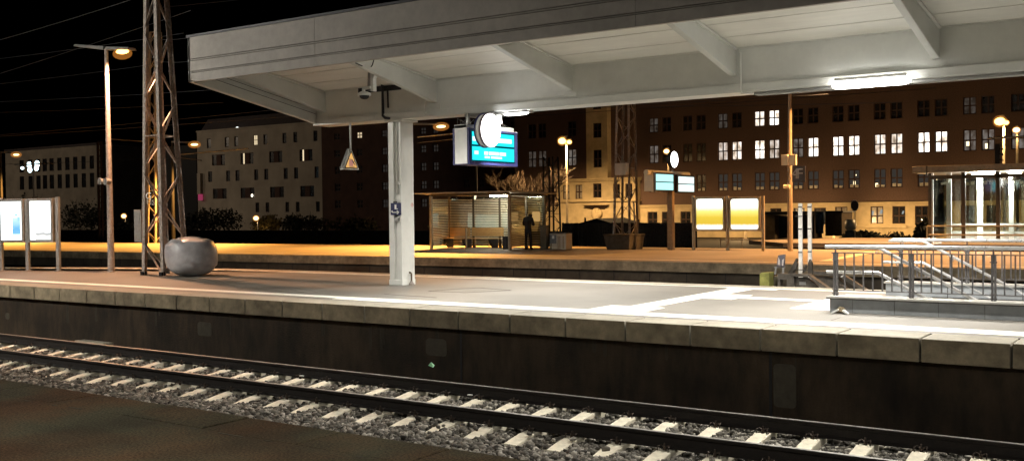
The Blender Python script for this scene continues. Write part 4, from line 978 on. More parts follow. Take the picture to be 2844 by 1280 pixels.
# ------------------------------------------------------------ person
def person(base, h):
    r = thing('person', 'person in black jacket and trousers seen from behind, head bowed, standing at the shelter', 'person', base)
    bx0, by0, bz0 = base; k = h/1.72
    def skin_mesh(name, J, E_, m_, root=0, sub=2):
        me = bpy.data.meshes.new(name); me.from_pydata([(j[0]*k, j[1]*k, j[2]*k) for j in J], E_, []); o = bpy.data.objects.new(name, me); C.objects.link(o)
        sk = o.modifiers.new('skin', 'SKIN'); sk.use_smooth_shade = True
        for i, j in enumerate(J): me.skin_vertices[0].data[i].radius = (j[3]*k, j[4]*k if len(j) > 4 else j[3]*k)
        me.skin_vertices[0].data[root].use_root = True
        s_ = o.modifiers.new('sub', 'SUBSURF'); s_.levels = sub; s_.render_levels = sub; me.materials.append(M[m_]); o.parent = r; OFF[o] = OFF[r]; return o
    # body: one skin (legs, trunk, neck, head, arms); +y is away from us, shoulders hunched forward
    J = [(0, 0, .93, .125, .11), (0, .01, 1.10, .135, .11), (0, .02, 1.28, .155, .12), (0, .05, 1.42, .13, .10), (0, .10, 1.50, .06, .06), (0, .16, 1.53, .07, .07), (0, .21, 1.55, .075, .085),
         (-.10, 0, .86, .10), (-.115, .01, .50, .066), (-.13, -.02, .10, .046), (-.135, .07, .045, .04), (.10, 0, .86, .10), (.12, .02, .50, .066), (.145, .0, .10, .046), (.155, .09, .045, .04),
         (-.175, .03, 1.40, .07), (-.25, .02, 1.14, .056), (-.13, .24, 1.10, .042), (-.05, .33, 1.16, .032), (.175, .03, 1.40, .07), (.26, .02, 1.15, .056), (.14, .24, 1.12, .042), (.05, .33, 1.17, .032)]
    E_ = [(0,1),(1,2),(2,3),(3,4),(4,5),(5,6),(0,7),(7,8),(8,9),(9,10),(0,11),(11,12),(12,13),(13,14),(3,15),(15,16),(16,17),(17,18),(3,19),(19,20),(20,21),(21,22)]
    o = skin_mesh('body', J, E_, 'trouser')
    # jacket over trunk and arms
    J = [(0, 0, .90, .165, .14), (0, .0, 1.05, .165, .14), (0, .01, 1.25, .185, .145), (0, .04, 1.41, .15, .12), (0, .085, 1.49, .085, .08),
         (-.185, .03, 1.40, .088), (-.27, .015, 1.14, .075), (-.15, .22, 1.10, .058), (.185, .03, 1.40, .088), (.28, .015, 1.15, .075), (.16, .22, 1.12, .058)]
    skin_mesh('jacket', J, [(0,1),(1,2),(2,3),(3,4),(3,5),(5,6),(6,7),(3,8),(8,9),(9,10)], 'cloth_black')
    b = MB(); b.ball((bx0, by0+.20*k, bz0+1.545*k), .086*k, .11*k, .10*k, 14, 10); b.build('hair', 'hair', r, smooth=True)
    # hands with five fingers, closed on a phone held low in front
    for sg_ in (-1, 1):
        hp = Vector((bx0+sg_*.045*k, by0+.345*k, bz0+1.165*k)); b = MB(); b.ball(hp, .032*k, .045*k, .022*k, 8, 6)
        for f_ in range(4):
            q0 = hp+Vector((-sg_*.0, .03, .012-f_*.012))*k; L_ = (.045, .052, .048, .038)[f_]*k
            b.tube([q0, q0+Vector((-sg_*L_*.3, L_*.7, 0)), q0+Vector((-sg_*L_*.9, L_*.7, .004))], [.009*k, .008*k, .006*k], 6)
        b.tube([hp+Vector((0, .0, .018))*k, hp+Vector((-sg_*.02, .025, .035))*k, hp+Vector((-sg_*.04, .04, .036))*k], [.011*k, .009*k, .007*k], 6)
        b.build('hand', 'skin', r, smooth=True)
    b = MB(); b.ball((bx0, by0+.285*k, bz0+1.545*k), .06*k, .05*k, .085*k, 12, 8); b.ball((bx0, by0+.335*k, bz0+1.54*k), .014*k, .022*k, .02*k, 8, 5); b.build('face', 'skin', r, smooth=True)
    for sx_ in (-.135, .155):
        b = MB(); b.ball((bx0+sx_*k, by0+.05*k, bz0+.042*k), .052*k, .13*k, .045*k, 10, 6); b.build('shoe', 'cloth_black', r, smooth=True)
    b = MB(); b.box(bx0+.12*k, bx0+.19*k, by0-.085*k, by0-.06*k, bz0+.0, bz0+.03); b.build('shoe_sole', 'shoe_pale', r)
    return r
person(tuple(PZ(1467, 693)), 1.56)
ph = PZ(1467, 693); kk = 1.56/1.72; b = MB(); b.obox((ph.x, ph.y+.39*kk, 1.18*kk), (.035, 0, 0), (0, .012, .06), (0, .005, -.001)); tag(b.build('phone', 'black', loc=(ph.x, ph.y+.39*kk, 1.18*kk)), 'dark phone held by the person in black', 'phone')
# ------------------------------------------------------------ rear orange mast behind the near mast
YM = 37.0; p = P(434, 668, YM)
m2 = lattice('lattice_mast', 'orange lit lattice mast on the second platform behind the near mast', (p.x, YM, 0), (p.x+.25, YM), .36, .22, 12, 16, 'mast_light', .12, .05)
p = P(1738, 668, 37.2)
m3 = lattice('lattice_mast', 'lattice mast rising from a dark block on the second platform', (p.x, 37.2, .42), (p.x+.12, 37.2), .36, .15, 11.5, 16, 'mast', .10, .045)
p0, q0 = P(1685, 650, 36.7), P(1757, 692, 36.7)
b = MB(); b.hexa([(p0.x+.10, 36.5, 0), (q0.x-.06, 36.5, 0), (q0.x-.06, 37.7, 0), (p0.x+.10, 37.7, 0), (p0.x, 36.45, .55), (q0.x, 36.45, .55), (q0.x, 37.75, .55), (p0.x, 37.75, .55)])
b.box(p0.x-.02, q0.x+.02, 36.42, 37.78, .551, .62)
tag(b.build('grit_bin', mat('grit_bin', (.075, .065, .05), .8, ns=6, var=.3), loc=(p0.x, 37, 0), bevel=.02), 'dark tapered grit bin at the foot of the lattice mast', 'grit bin')
b = MB(); p = P(1766, 692, 37); q = P(1760, 560, 37); b.cyl(p, q, .035, n=8); tag(b.build('pipe', 'mast', loc=p), 'thin pipe leaning beside the mast with the dark block', 'pipe')
p, q = P(1711, 454, 36.7), P(1741, 486, 36.7); eb = thing('equipment_box', 'square white grey box fixed high on the lattice mast', 'box', (p.x, 36.7, q.z))
b = MB(); b.box(p.x, q.x, 36.6, 37.0, q.z, p.z); b.build('case', 'white_pl', eb, bevel=.015); b = MB(); b.box(p.x+.04, q.x-.04, 36.592, 36.599, q.z+.04, p.z-.04); b.build('door', 'white_pl', eb)
# dark mast behind the shelter
p = P(1532, 650, 50)
m4 = lattice('lattice_mast', 'thin dark lattice mast behind the right end of the shelter', (p.x, 50, -1.2), (p.x, 50), .40, .3, P(1532, 436, 50).z+1.2, 9, 'black', .10, .05)
# ------------------------------------------------------------ display on pole
XD = P(1864, 694, 37.0).x
dp = thing('departure_board', 'pair of cyan departure screens on a pole on the second platform', 'display', (XD, 37.0, 0))
b = MB(); b.box(XD-.11, XD+.11, 36.9, 37.1, 0, 2.62); b.build('pole', mat('pole_tan', (.28, .2, .12), .6, metal=.1), dp)
def D(x, y): return PX(x, y, XD+.2)
for k, (xa, xb, ya0, ya1, yb0, yb1) in enumerate(((1817, 1874, 476, 528, 483, 534), (1880, 1931, 483, 533, 490, 538))):
    p, q = D(xa, ya0), D(xb, yb1); p2_, q2_ = D(xa, ya1), D(xb, yb0)
    zt_, zb_ = (p.z+q2_.z)/2, (p2_.z+q.z)/2
    b = MB(); b.box(XD-.2, XD+.2, p.y, q.y, zb_, zt_); b.build('housing', 'dark_metal', dp)
    if k == 0:
        b = MB(); b.box(XD-.22, XD+.16, p.y-.02, p.y-.001, zb_, zt_+.03); b.build('end_panel', 'cream_pl', dp)
    hh = zt_-zb_
    for z0_, z1_ in ((zb_+.07*hh, zb_+.46*hh), (zb_+.52*hh, zb_+.90*hh)):
        b = MB(); b.box(XD+.201, XD+.208, p.y+.08*(q.y-p.y), p.y+.92*(q.y-p.y), z0_, z1_); b.build('screen', emat('screen_pale', (.42, .92, .90) if k == 0 else (.78, 1, .98), 1.15), dp)
p, q = D(1807, 473), D(1924, 487); b = MB(); b.cyl((XD, p.y, (p.z+q.z)/2-.02), (XD, q.y, (p.z+q.z)/2-.02), .10, n=12); b.build('top_tube', 'cream_pl', dp)
c2 = PX(1874, 443, XD+.1); ck2 = thing('station_clock', 'small glowing white clock above the two pole screens', 'clock', c2-Vector((0, 0, .4)))
b = MB(); b.cyl((XD-.08, c2.y, c2.z), (XD+.08, c2.y, c2.z), .33, n=28); b.build('case', 'dark_metal', ck2); b = MB(); b.cyl((XD+.081, c2.y, c2.z), (XD+.10, c2.y, c2.z), .315, .30, n=28); b.build('clock_face', 'clock_lit', ck2)
b = MB(); b.box(XD-.03, XD+.03, c2.y-.03, c2.y+.03, 2.6, c2.z-.3); b.build('stand', 'mast', ck2)
# ------------------------------------------------------------ yellow poster boards
YPB = 37.0
pb = thing('poster_board', 'glowing double poster board, white fading to yellow, on three posts', 'poster board', (P(2021, 697, YPB).x, YPB, 0))
for px in (1927, 2021, 2120):
    b = MB(); p, q = P(px, 696, YPB), P(px, 544, YPB); b.box(p.x-.05, p.x+.05, YPB-.05, YPB+.05, 0, q.z); b.build('post', 'post_tan', pb)
for xa, xb in ((1928, 2019), (2023, 2118)):
    p, q = P(xa, 547, YPB), P(xb, 642, YPB); b = MB(); b.box(p.x+.06, q.x-.06, YPB-.09, YPB+.09, q.z, p.z); b.build('case', 'post_tan', pb, bevel=.01)
    m_ = emit_grad('poster_yellow', [(0, (1.25, 1.05, .85)), (.15, (1.35, 1.15, .9)), (.185, (.95, .66, .3)), (.21, (.66, .45, .045)), (.42, (.70, .50, .05)), (.62, (.95, .78, .2)), (.78, (1.6, 1.55, 1.1)), (1, (1.8, 1.8, 1.7))], 'Z', q.z+.07, p.z-.09, 1.0, .05)
    b = MB(); rrect(b, p.x+.13, q.x-.13, q.z+.07, p.z-.09, YPB-.092, .08, .004); b.build('poster', m_, pb)
# ------------------------------------------------------------ tall pole with loudspeakers
XT, YT = -13.1, 37.45
tp_ = thing('lamp_post', 'tall orange lit lamp post with twin loudspeaker boxes on the second platform', 'lamp', (XT, YT, 0))
b = MB(); b.cyl((XT, YT, 0), (XT, YT, 2.6), .10, .095, n=10); b.cyl((XT, YT, 2.6), (XT+.02, YT, 6.4), .085, .06, n=10); b.build('pole', mat('pole_ochre', (.34, .28, .21), .6, ns=4, var=.15), tp_)
lum(tp_, (XT+.05, YT, 6.1), (XT+1.4, YT-.1, 6.0), .17)
for xa, xb in ((2172, 2190), (2194, 2213)):
    p, q = P(xa, 430, YT-.15), P(xb, 459, YT-.15); b = MB(); b.box(p.x, q.x, YT-.25, YT-.12, q.z, p.z); tag(b.build('loudspeaker', 'cream_pl', loc=(p.x, YT-.2, q.z), bevel=.01), 'square cream loudspeaker box on the tall lamp post, ' + ('left' if xa == 2172 else 'right') + ' one', 'loudspeaker')
b = MB(); p = P(2177, 518, YT-.15); q = P(2194, 519, YT-.15); b.cyl(p, q, .075, n=10); tag(b.build('loudspeaker', 'cream_pl', loc=p), 'small cream horn low on the tall lamp post', 'loudspeaker')
b = MB(); rr = random.Random(2)
for i in range(14): 
    zz = P(2190, 460+i*5, YT).z; b.box(XT+rr.uniform(-.07, .02), XT+rr.uniform(.03, .08), YT-.105, YT-.099, zz-.03, zz+.02)
b.build('sticker', mat('stickers', (.35, .32, .28), .6, ns=9, var=.6), tp_)
ls = thing('letter_sign', 'dim grey section sign reading 4F beside the tall lamp post', 'sign', P(2214, 505, YT))
text('4', 'lettering', P(2208, 484, YT-.05), .55, 'grey_metal', ls, (math.pi/2, 0, .0)); text('F', 'lettering', P(2221, 484, YT-.05), .55, 'grey_metal', ls, (math.pi/2, 0, .0))
b = MB(); p = P(2214, 484, YT); b.box(p.x-.30, p.x+.30, YT+.0, YT+.04, p.z-.30, p.z+.30); b.box(XT, p.x-.25, YT, YT+.03, p.z-.03, p.z+.03); b.build('plate', 'dark_metal', ls)
# three lit lamp posts on platform 2
for px, py, lab, lit in ((1225, 352, 'orange platform lamp hanging left of the clock behind the column', 1), (540, 402, 'orange platform lamp in front of the pale hotel corner', 1), (45, 430, 'orange platform lamp at the far left picture edge', 1)):
    p = P(px, py, 37.0); r = thing('lamp_post', lab, 'lamp', (p.x-2.2, 37.0, 0), 'sodium lamps of the second platform')
    b = MB(); b.cyl((p.x-2.2, 37.2, 0), (p.x-2.2, 37.2, p.z+.3), .10, .06, n=10); b.build('pole', 'black', r)
    lum(r, (p.x-2.15, 37.2, p.z+.22), (p.x+.25, 37.0, p.z+.06), .16)
    b = MB(); b.ball(p, .24, .16, .06, 12, 8); b.build('lamp_lens', 'sodium_pale', r, smooth=True); b = MB(); b.ball(p, .42, .3, .2, 14, 8); b.build('lamp_halo', 'halo', r, smooth=True)  # larger ball is a painted glow around the lens
    lamp('lamp_light', p+Vector((0, 0, -.12)), 17500, (1, .44, .085), r, .1, spot=140, aim=p+Vector((.2, -1.2, -5)))
lum(tp_, (XT+3.2, YT-.1, 7.72), (XT+4.3, YT-.1, 7.66), .16); b = MB(); b.cyl((XT, YT, 6.4), (XT, YT, 7.85), .06, n=8); b.cyl((XT, YT, 7.8), (XT+3.3, YT-.1, 7.8), .04, n=8); b.build('arm', 'mast', tp_)  # arm lamp added out of sight to light the right platform floor
b = MB(); b.ball((XT+4, YT-.1, 7.62), .24, .16, .06, 12, 8); b.build('lamp_lens', 'sodium_pale', tp_, smooth=True); lamp('lamp_light', (XT+4, YT-.1, 7.45), 8500, (1, .46, .14), tp_, .1, spot=140, aim=(XT+4, 36.5, 0))
for xo, Yo, pw_, lab, xp in ((5.0, 37.0, 13000, 'platform lamp outside the picture to the right', 3.7), (P(2190, 600, 50).x+3., 50., 11000, 'added unseen platform lamp behind the tall lamp post, over the third platform', P(2190, 600, 50).x)):  # second one added to turn the third platform floor orange
    r = thing('lamp_post', lab, 'lamp', (xp, Yo+.2, 0), 'sodium lamps of the platforms'); b = MB(); b.cyl((xp, Yo+.2, 0), (xp, Yo+.2, 9.2), .06, .05, n=10); b.cyl((xp, Yo+.2, 9.1), (xo-.4, Yo, 9.1), .04, n=8); b.build('pole', 'black', r)
    lum(r, (xo-.55, Yo, 9.05), (xo+.45, Yo, 9.0), .16); b = MB(); b.ball((xo, Yo, 8.94), .24, .16, .06, 12, 8); b.build('lamp_lens', 'sodium_pale', r, smooth=True)
    lamp('lamp_light', (xo, Yo, 8.8), pw_, (1, .50, .17), r, .1, spot=130, aim=(xo, Yo-.5, 0))
# lit catenary arms
for (a_, c_, Yw, rad) in (((1160, 381), (1262, 371), 40, .034), ((1160, 397), (1262, 386), 40, .02), ((490, 430), (690, 413), 41, .034), ((490, 436), (560, 446), 41, .03), ((300, 386), (430, 395), 40, .04), ((60, 459), (150, 453), 41, .04), ((2744, 384), (2900, 378), 60, .06)):
    p, q = P(*a_, Yw), P(*c_, Yw); b = MB(); b.cyl(p, q, rad, n=8); tag(b.build('catenary_arm', 'galv' if (Yw == 60 or rad == .034) else 'rail_paint', loc=p), 'lit metal tube arm of the overhead line', 'catenary arm', 'overhead line arms')
# ================================================================== BACKGROUND
def facade(b, x0, x1, z0, z1, Y, ops, dep=.25):
    xs = sorted({x0, x1, *[o_[0] for o_ in ops], *[o_[1] for o_ in ops]}); zs = sorted({z0, z1, *[o_[2] for o_ in ops], *[o_[3] for o_ in ops]})
    xs = [x for x in xs if x0 <= x <= x1]; zs = [z for z in zs if z0 <= z <= z1]
    for za, zb in zip(zs[:-1], zs[1:]):
        run = None
        for xa, xb in zip(xs[:-1], xs[1:]):
            hole = any(o_[0]-1e-4 <= xa and xb <= o_[1]+1e-4 and o_[2]-1e-4 <= za and zb <= o_[3]+1e-4 for o_ in ops)
            if hole:
                if run is not None: b.quad((run, Y, za), (xa, Y, za), (xa, Y, zb), (run, Y, zb)); run = None
            elif run is None: run = xa
        if run is not None: b.quad((run, Y, za), (x1, Y, za), (x1, Y, zb), (run, Y, zb))
    for xa, xb, za, zb in ops:
        b.quad((xa, Y, za), (xa, Y+dep, za), (xa, Y+dep, zb), (xa, Y, zb)); b.quad((xb, Y+dep, za), (xb, Y, za), (xb, Y, zb), (xb, Y+dep, zb))
        b.quad((xa, Y+dep, zb), (xb, Y+dep, zb), (xb, Y, zb), (xa, Y, zb)); b.quad((xa, Y, za), (xb, Y, za), (xb, Y+dep, za), (xa, Y+dep, za))
def window(parent, xa, xb, za, zb, Y, pm, fr='frame', cross=True, dep=.18, mull=.13, split=.5):
    b = MB(); t = mull*.7
    b.box(xa, xa+t, Y+dep-.06, Y+dep, za, zb); b.box(xb-t, xb, Y+dep-.06, Y+dep, za, zb); b.box(xa+t, xb-t, Y+dep-.06, Y+dep, za, za+t); b.box(xa+t, xb-t, Y+dep-.06, Y+dep, zb-t, zb)
    if cross:
        xm, zm = (xa+xb)/2, za+(zb-za)*split; b.box(xm-mull/2, xm+mull/2, Y+dep-.065, Y+dep, za+t, zb-t); b.box(xa+t, xm-mull/2, Y+dep-.06, Y+dep, zm-mull/2, zm+mull/2); b.box(xm+mull/2, xb-t, Y+dep-.06, Y+dep, zm-mull/2, zm+mull/2)
    w = b.build('window', fr, parent)
    b = MB(); b.quad((xa, Y+dep+.005, za), (xb, Y+dep+.005, za), (xb, Y+dep+.005, zb), (xa, Y+dep+.005, zb)); b.build('pane', pm, w)
    return w
# ---- brick office building
YBK = 105.
bk_ = thing('brick_building', 'long dark brick office building with lit window pairs above a cream ground floor', 'building', (-35, YBK, -1.5))
ops_b, ops_c = [], []; wins = []
lit = {  # row B by pair column: (left, right)
    -2: ('pane_dim', 'pane_dark'), -1: ('pane_dark', 'pane_dark'), 0: ('pane_mid', 'pane_lit1'), 1: ('pane_lit', 'pane_mid'), 2: ('pane_dim', 'pane_lit'), 3: ('pane_lit', 'pane_lit'), 4: ('pane_lit1', 'pane_lit1'), 5: ('pane_lit', 'pane_lit'), 6: ('pane_dim', 'pane_dim'), 7: ('pane_dim', 'pane_dim'), 8: ('pane_dark', 'pane_dark')}
litA = {1: ('pane_lit1', 'pane_lit'), 0: ('pane_dim2', 'pane_dark'), -2: ('pane_dim2', 'pane_dark'), 6: ('pane_dim2', 'pane_dark')}
M['pane_lit1'] = roommat('pane_lit1', (1, .93, .85), .95); M['pane_dim2'] = roommat('pane_dim2', (.8, .7, .62), .05)
M['pane_c'] = emat('pane_c', (.85, .72, .6), .035)
BW = .57
for c_ in range(-2, 9):
    for s_, off in ((0, -44.17), (1, -42.57)):
        xc = off+c_*4.152
        for row, (za, zb) in (('A', (10.30, 11.95)), ('B', (6.83, 8.86)), ('C', (3.52, 5.42))):
            hw = .58
            ops_b.append((xc-hw, xc+hw, za, zb))
            if row == 'B': pm = lit[c_][s_]
            elif row == 'A': pm = litA.get(c_, ('pane_dark', 'pane_dark'))[s_]
            else: pm = 'pane_c' if c_ >= 0 else 'pane_dark'
            wins.append((xc-hw, xc+hw, za, zb, pm))
# brick wall left of the bay
for xc in (-63.27, -68.96, -67.5):
    ops_b.append((xc-.6, xc+.6, 6.9, 8.9)); wins.append((xc-.6, xc+.6, 6.9, 8.9, 'pane_dim' if xc > -64 else 'pane_dim2'))
    ops_b.append((xc-.6, xc+.6, 10.4, 12.2)); wins.append((xc-.6, xc+.6, 10.4, 12.2, 'pane_dark'))
b = MB(); facade(b, -71.5, -2, 2.12, 14.2, YBK, ops_b); b.quad((-71.5, YBK, 2.12), (-71.5, YBK, 14.2), (-71.5, YBK+14, 14.2), (-71.5, YBK+14, 2.12)); b.build('brick_wall', 'brick', bk_)
for w in wins: window(bk_, w[0], w[1], w[2], w[3], YBK, w[4])
# window sill items (papers and pots) seen in the third row
rr = random.Random(3); mbl = mat('blind_pale', (.45, .42, .36), .7)
for c_ in range(-2, 8):
    for off in (-44.17, -42.57):
        xc = off+c_*4.152
        for k in (-.26, .24): b = MB(); b.box(xc+k-.16, xc+k+.16, YBK+.10, YBK+.15, 3.62, 3.62+rr.uniform(.2, .34)); b.build('blind', mbl, bk_)
for (px, py, hh) in ((2373, 507, .22), (2435, 513, .25), (2600, 497, .2), (2378, 486, .08), (2741, 404, .3), (2688, 398, .25)):
    p = P(px, py, YBK+.14); b = MB(); b.box(p.x-hh*.5, p.x+hh*.5, YBK+.13, YBK+.14, p.z-hh, p.z+hh*.6); b.build('desk_lamp', emat('desk_glow', (1, .8, .45), 2), bk_)
# cream ground floor
ops = []
gx = [P(x, 600, YBK).x for x in (2174-30, 2250-30, 2337, 2436, 2497, 2560, 2622, 2688, 2760)]
for x in gx[2:]: ops.append((x-.62, x+.62, -.05, 1.68))
gl2 = [P(x, 600, YBK).x for x in (1813, 1853, 1905)]
for x in gl2: ops.append((x-.62, x+.62, -.25, 1.35))
for x in (P(2155, 560, YBK).x, P(2278, 590, YBK).x, P(2220, 590, YBK).x): ops.append((x-.62, x+.62, -.1, 1.6))
b = MB(); facade(b, -71.5, -2, -1.5, 1.86, YBK-.10, ops); b.build('ground_floor', 'cream', bk_)
rr = random.Random(6)
for i, o_ in enumerate(ops): window(bk_, *o_, YBK-.10, ('pane_curt' if i in (0, 1) else 'pane_dark'), split=.45)
for (px, py) in ((2423, 592), (2448, 588), (2478, 586), (2508, 590), (2440, 600), (2620, 585), (2632, 593), (2622, 608), (2690, 590), (2692, 602)):
    p = P(px, py, YBK+.09); b = MB(); s_ = rr.uniform(.12, .24); b.obox(p+Vector((0, -.012, 0)), (s_*.6, 0, 0), (0, .004, 0), (s_*.3, 0, s_)); b.build('curtain', emat('curtain_glow', (.75, .82, .80), .30), bk_)
b = MB(); b.box(-71.5, -2, YBK-.26, YBK-.101, 1.861, 2.0); b.box(-71.5, -2, YBK-.34, YBK-.0, 2.001, 2.12); b.build('cornice', 'cream', bk_)
b = MB(); p, q = P(2385, 627, YBK), P(2520, 627, YBK); b.box(p.x, q.x, YBK-.5, YBK-.11, -.45, -.25); b.build('ledge', 'cream', bk_)
# bay with oriel
bxa, bxb = -60.75, -57.95
b = MB(); wz = [(-59.85, -58.72, z0, z1) for z0, z1 in ((3.05, 4.70), (6.55, 8.60), (10.0, 11.7), (13.3, 14.2))]
facade(b, bxa, bxb, 5.3, 14.9, YBK-.9, [w for w in wz if w[2] > 5]); b.quad((bxa, YBK, 5.3), (bxa, YBK-.9, 5.3), (bxa, YBK-.9, 14.9), (bxa, YBK, 14.9)); b.quad((bxb, YBK-.9, 5.3), (bxb, YBK, 5.3), (bxb, YBK, 14.9), (bxb, YBK-.9, 14.9)); b.build('oriel', 'cream', bk_)
for w in wz[1:]: window(bk_, *w, YBK-.9, 'pane_dark')
ops = [(-64.0, -63.05, 2.95, 4.60), (-62.25, -61.3, 2.95, 4.60), wz[0], (-57.2, -56.3, 2.95, 4.6), (-55.6, -54.7, 2.95, 4.6)]
b = MB(); facade(b, -64.8, -54.2, 2.72, 4.95, YBK-1.0, ops); b.quad((-54.2, YBK-1, 2.72), (-54.2, YBK, 2.72), (-54.2, YBK, 4.95), (-54.2, YBK-1, 4.95)); b.build('bay_storey', 'cream', bk_)
for i, w in enumerate(ops): window(bk_, *w, YBK-1.0, 'pane_curt' if i in (0, 1) else 'pane_dark')
b = MB()
for z0, z1, o_ in ((4.951, 5.12, .25), (5.121, 5.30, .40), (2.60, 2.719, .15)): b.box(-64.9-o_*.3, -54.1+o_*.3, YBK-1.0-o_, YBK-.001, z0, z1)
b.build('cornice', 'cream', bk_)
b = MB(); b.box(-64.8, -54.2, YBK-.8, YBK-.11, -1.5, 2.599); b.build('bay_base', 'cream', bk_)
b = MB(); c_ = Vector(((bxa+bxb)/2, YBK-.8, 0))
b.hexa([c_+Vector(v) for v in ((-.9, -.02, 1.7), (.9, -.02, 1.7), (.9, .0, 1.7), (-.9, .0, 1.7), (-1.6, -.8, 2.2), (1.6, -.8, 2.2), (1.6, 0, 2.2), (-1.6, 0, 2.2))]); b.build('console', 'frame', bk_)
b = MB(); b.ball(c_+Vector((0, -.35, 1.25)), .75, .35, .6, 12, 8); b.ball(c_+Vector((-.1, -.35, .9)), .5, .3, .45, 10, 6); b.ball(c_+Vector((.2, -.5, 1.45)), .3, .25, .4, 8, 6); b.box(c_.x-.5, c_.x+.5, YBK-1.3, YBK-.81, .35, .55); b.build('sculpture', 'cream', bk_, smooth=True)
# roof with dormers
b = MB(); b.hexa([(-71.8, YBK-.35, 14.2), (-2, YBK-.35, 14.2), (-2, YBK+14, 14.2), (-71.8, YBK+14, 14.2), (-70, YBK+5, 20), (-2, YBK+5, 20), (-2, YBK+9, 20), (-70, YBK+9, 20)]); b.build('roof', 'roof', bk_)
for i in range(14):
    x = -70+i*4.9
    if abs(x-(-59.3)) < 2: continue
    b = MB(); b.box(x-.8, x+.8, YBK-.2, YBK+3, 14.3, 16.0); b.build('dormer', 'darkbrick', bk_)
# ---- dark brick building left of it
YD_ = 118.
dbl = thing('dark_building', 'dark brown building with one lit window behind the warning triangle', 'building', (-95, YD_, -1.5))
x0_, x1_ = P(893, 400, YD_).x, P(1440, 400, YD_).x
ops = []; pm = []
for r_, (ya, yb) in enumerate(((367, 385), (414, 434), (460, 482), (508, 530), (555, 578))):
    for j, px in enumerate((930, 992, 1062, 1092, 1170, 1204, 1290, 1330, 1385, 1420)):
        p, q = P(px-7, 0, YD_), P(px+8, 0, YD_); z1, z0 = P(992, ya, YD_).z, P(992, yb, YD_).z
        ops.append((p.x, q.x, z0, z1)); pm.append('pane_warm2' if (r_ == 0 and px == 992) else ('pane_c2' if px in (1062, 1092, 1204, 1170) else 'pane_dark'))
M['pane_warm2'] = emat('pane_warm2', (1, .78, .5), .55); M['pane_c2'] = emat('pane_c2', (.8, .7, .62), .022)
b = MB(); facade(b, x0_, x1_, -1.5, 17.5, YD_, ops); b.quad((x0_, YD_, -1.5), (x0_, YD_, 17.5), (x0_, YD_+14, 17.5), (x0_, YD_+14, -1.5)); b.build('brick_wall', 'darkbrick', dbl)
for o_, m_ in zip(ops, pm): window(dbl, *o_, YD_, m_)
b = MB(); b.hexa([(x0_-.3, YD_-.4, 17.5), (x1_, YD_-.4, 17.5), (x1_, YD_+14, 17.5), (x0_-.3, YD_+14, 17.5), (x0_+2, YD_+5, 22), (x1_, YD_+5, 22), (x1_, YD_+9, 22), (x0_+2, YD_+9, 22)]); b.build('roof', 'roof', dbl)
# ---- pale hotel
YH = 122.
ht = thing('hotel_building', 'pale hotel with rows of small dark windows left of the warning triangle', 'building', (-130, YH, -1.5))
hz = lambda y, x=700: P(x, y, YH).z
x0_, x1_ = P(548, 450, YH).x, P(897, 450, YH).x
ops = []; pm = []
rows = [(376, 404, (581, 631, 657, 710, 738, 791, 821, 877), 11), (424, 455, (607, 686, 766, 850), 36), (471, 501, (583, 633, 659, 711, 739, 793, 822, 879), 11), (521, 550, (609, 686, 768, 852), 38), (563, 590, (713, 741, 796, 825, 881), 10)]
for r_, (ya, yb, xs_, w) in enumerate(rows):
    z1, z0 = hz(ya), hz(yb)
    for i, px in enumerate(xs_):
        p, q = P(px-w/2, 450, YH), P(px+w/2, 450, YH); ops.append((p.x, q.x, z0, z1))
        pm.append((r_, i, w))
zt_ = hz(352)
b = MB(); facade(b, x0_, x1_, -1.5, zt_, YH, ops); b.quad((x1_, YH, -1.5), (x1_, YH+16, -1.5), (x1_, YH+16, zt_), (x1_, YH, zt_)); b.quad((x0_, YH, -1.5), (x0_, YH, zt_), (x0_, YH+16, zt_), (x0_, YH+16, -1.5)); b.build('rendered_wall', 'pale', ht)
for o_, (r_, i, w) in zip(ops, pm):
    if w < 20: window(ht, *o_, YH, 'pane_warm' if (r_ == 0 and i == 3) else 'pane_dark', cross=(r_ == 0 and i == 3), mull=.1)
    else:
        xa, xb, za, zb = o_; xm1, xm2 = xa+(xb-xa)*.32, xa+(xb-xa)*.68
        window(ht, xa, xm1, za, zb, YH, 'pane_dark', cross=False, mull=.1); window(ht, xm2, xb, za, zb, YH, 'pane_dark', cross=False, mull=.1)
        b = MB(); b.box(xm1+.01, xm2-.01, YH+.05, YH+.2, za, zb); b.build('infill', mat('infill', (.10, .05, .04), .8) if r_ < 0 else 'darkbrick', ht)
        if (r_, i) in ((1, 1), (1, 3)): b = MB(); xx = xa+(xb-xa)*(.22 if i == 1 else .24); b.box(xx, xx+.28, YH+.02, YH+.04, za+.05, zb-.05); b.build('lit_gap', 'pane_warm', ht)
b = MB(); p, q = P(578, 352, YH+5), P(900, 352, YH+5); b.hexa([(p.x, YH+3, zt_), (q.x+6, YH+3, zt_), (q.x+6, YH+14, zt_), (p.x, YH+14, zt_), (p.x, YH+5, zt_+2.6), (q.x+6, YH+5, zt_+2.6), (q.x+6, YH+12, zt_+2.6), (p.x, YH+12, zt_+2.6)]); b.build('roof_storey', 'roof', ht)
b = MB(); b.box(x0_-.1, x1_+.1, YH-.12, YH-.001, zt_-.25, zt_+.02); b.build('parapet', 'pale', ht)
p = P(659, 357, YH+2.5); b = MB(); b.ball(p, .4, .2, .3, 8, 6); b.build('roof_lamp', emat('roof_glow', (.95, 1, .95), 1.5), ht, smooth=True)
p = P(556, 548, YH-.5); b = MB(); b.box(p.x-.35, p.x+.35, YH-.7, YH-.2, p.z-.55, p.z+.55); b.build('neon_sign', emat('neon_pink', (1, .12, .3), .2), ht)
p, q = P(549, 482, YH-.4), P(559, 540, YH-.4); b = MB(); b.box(p.x, q.x, YH-.6, YH-.1, q.z, p.z); b.build('sign_panel', 'pale', ht)
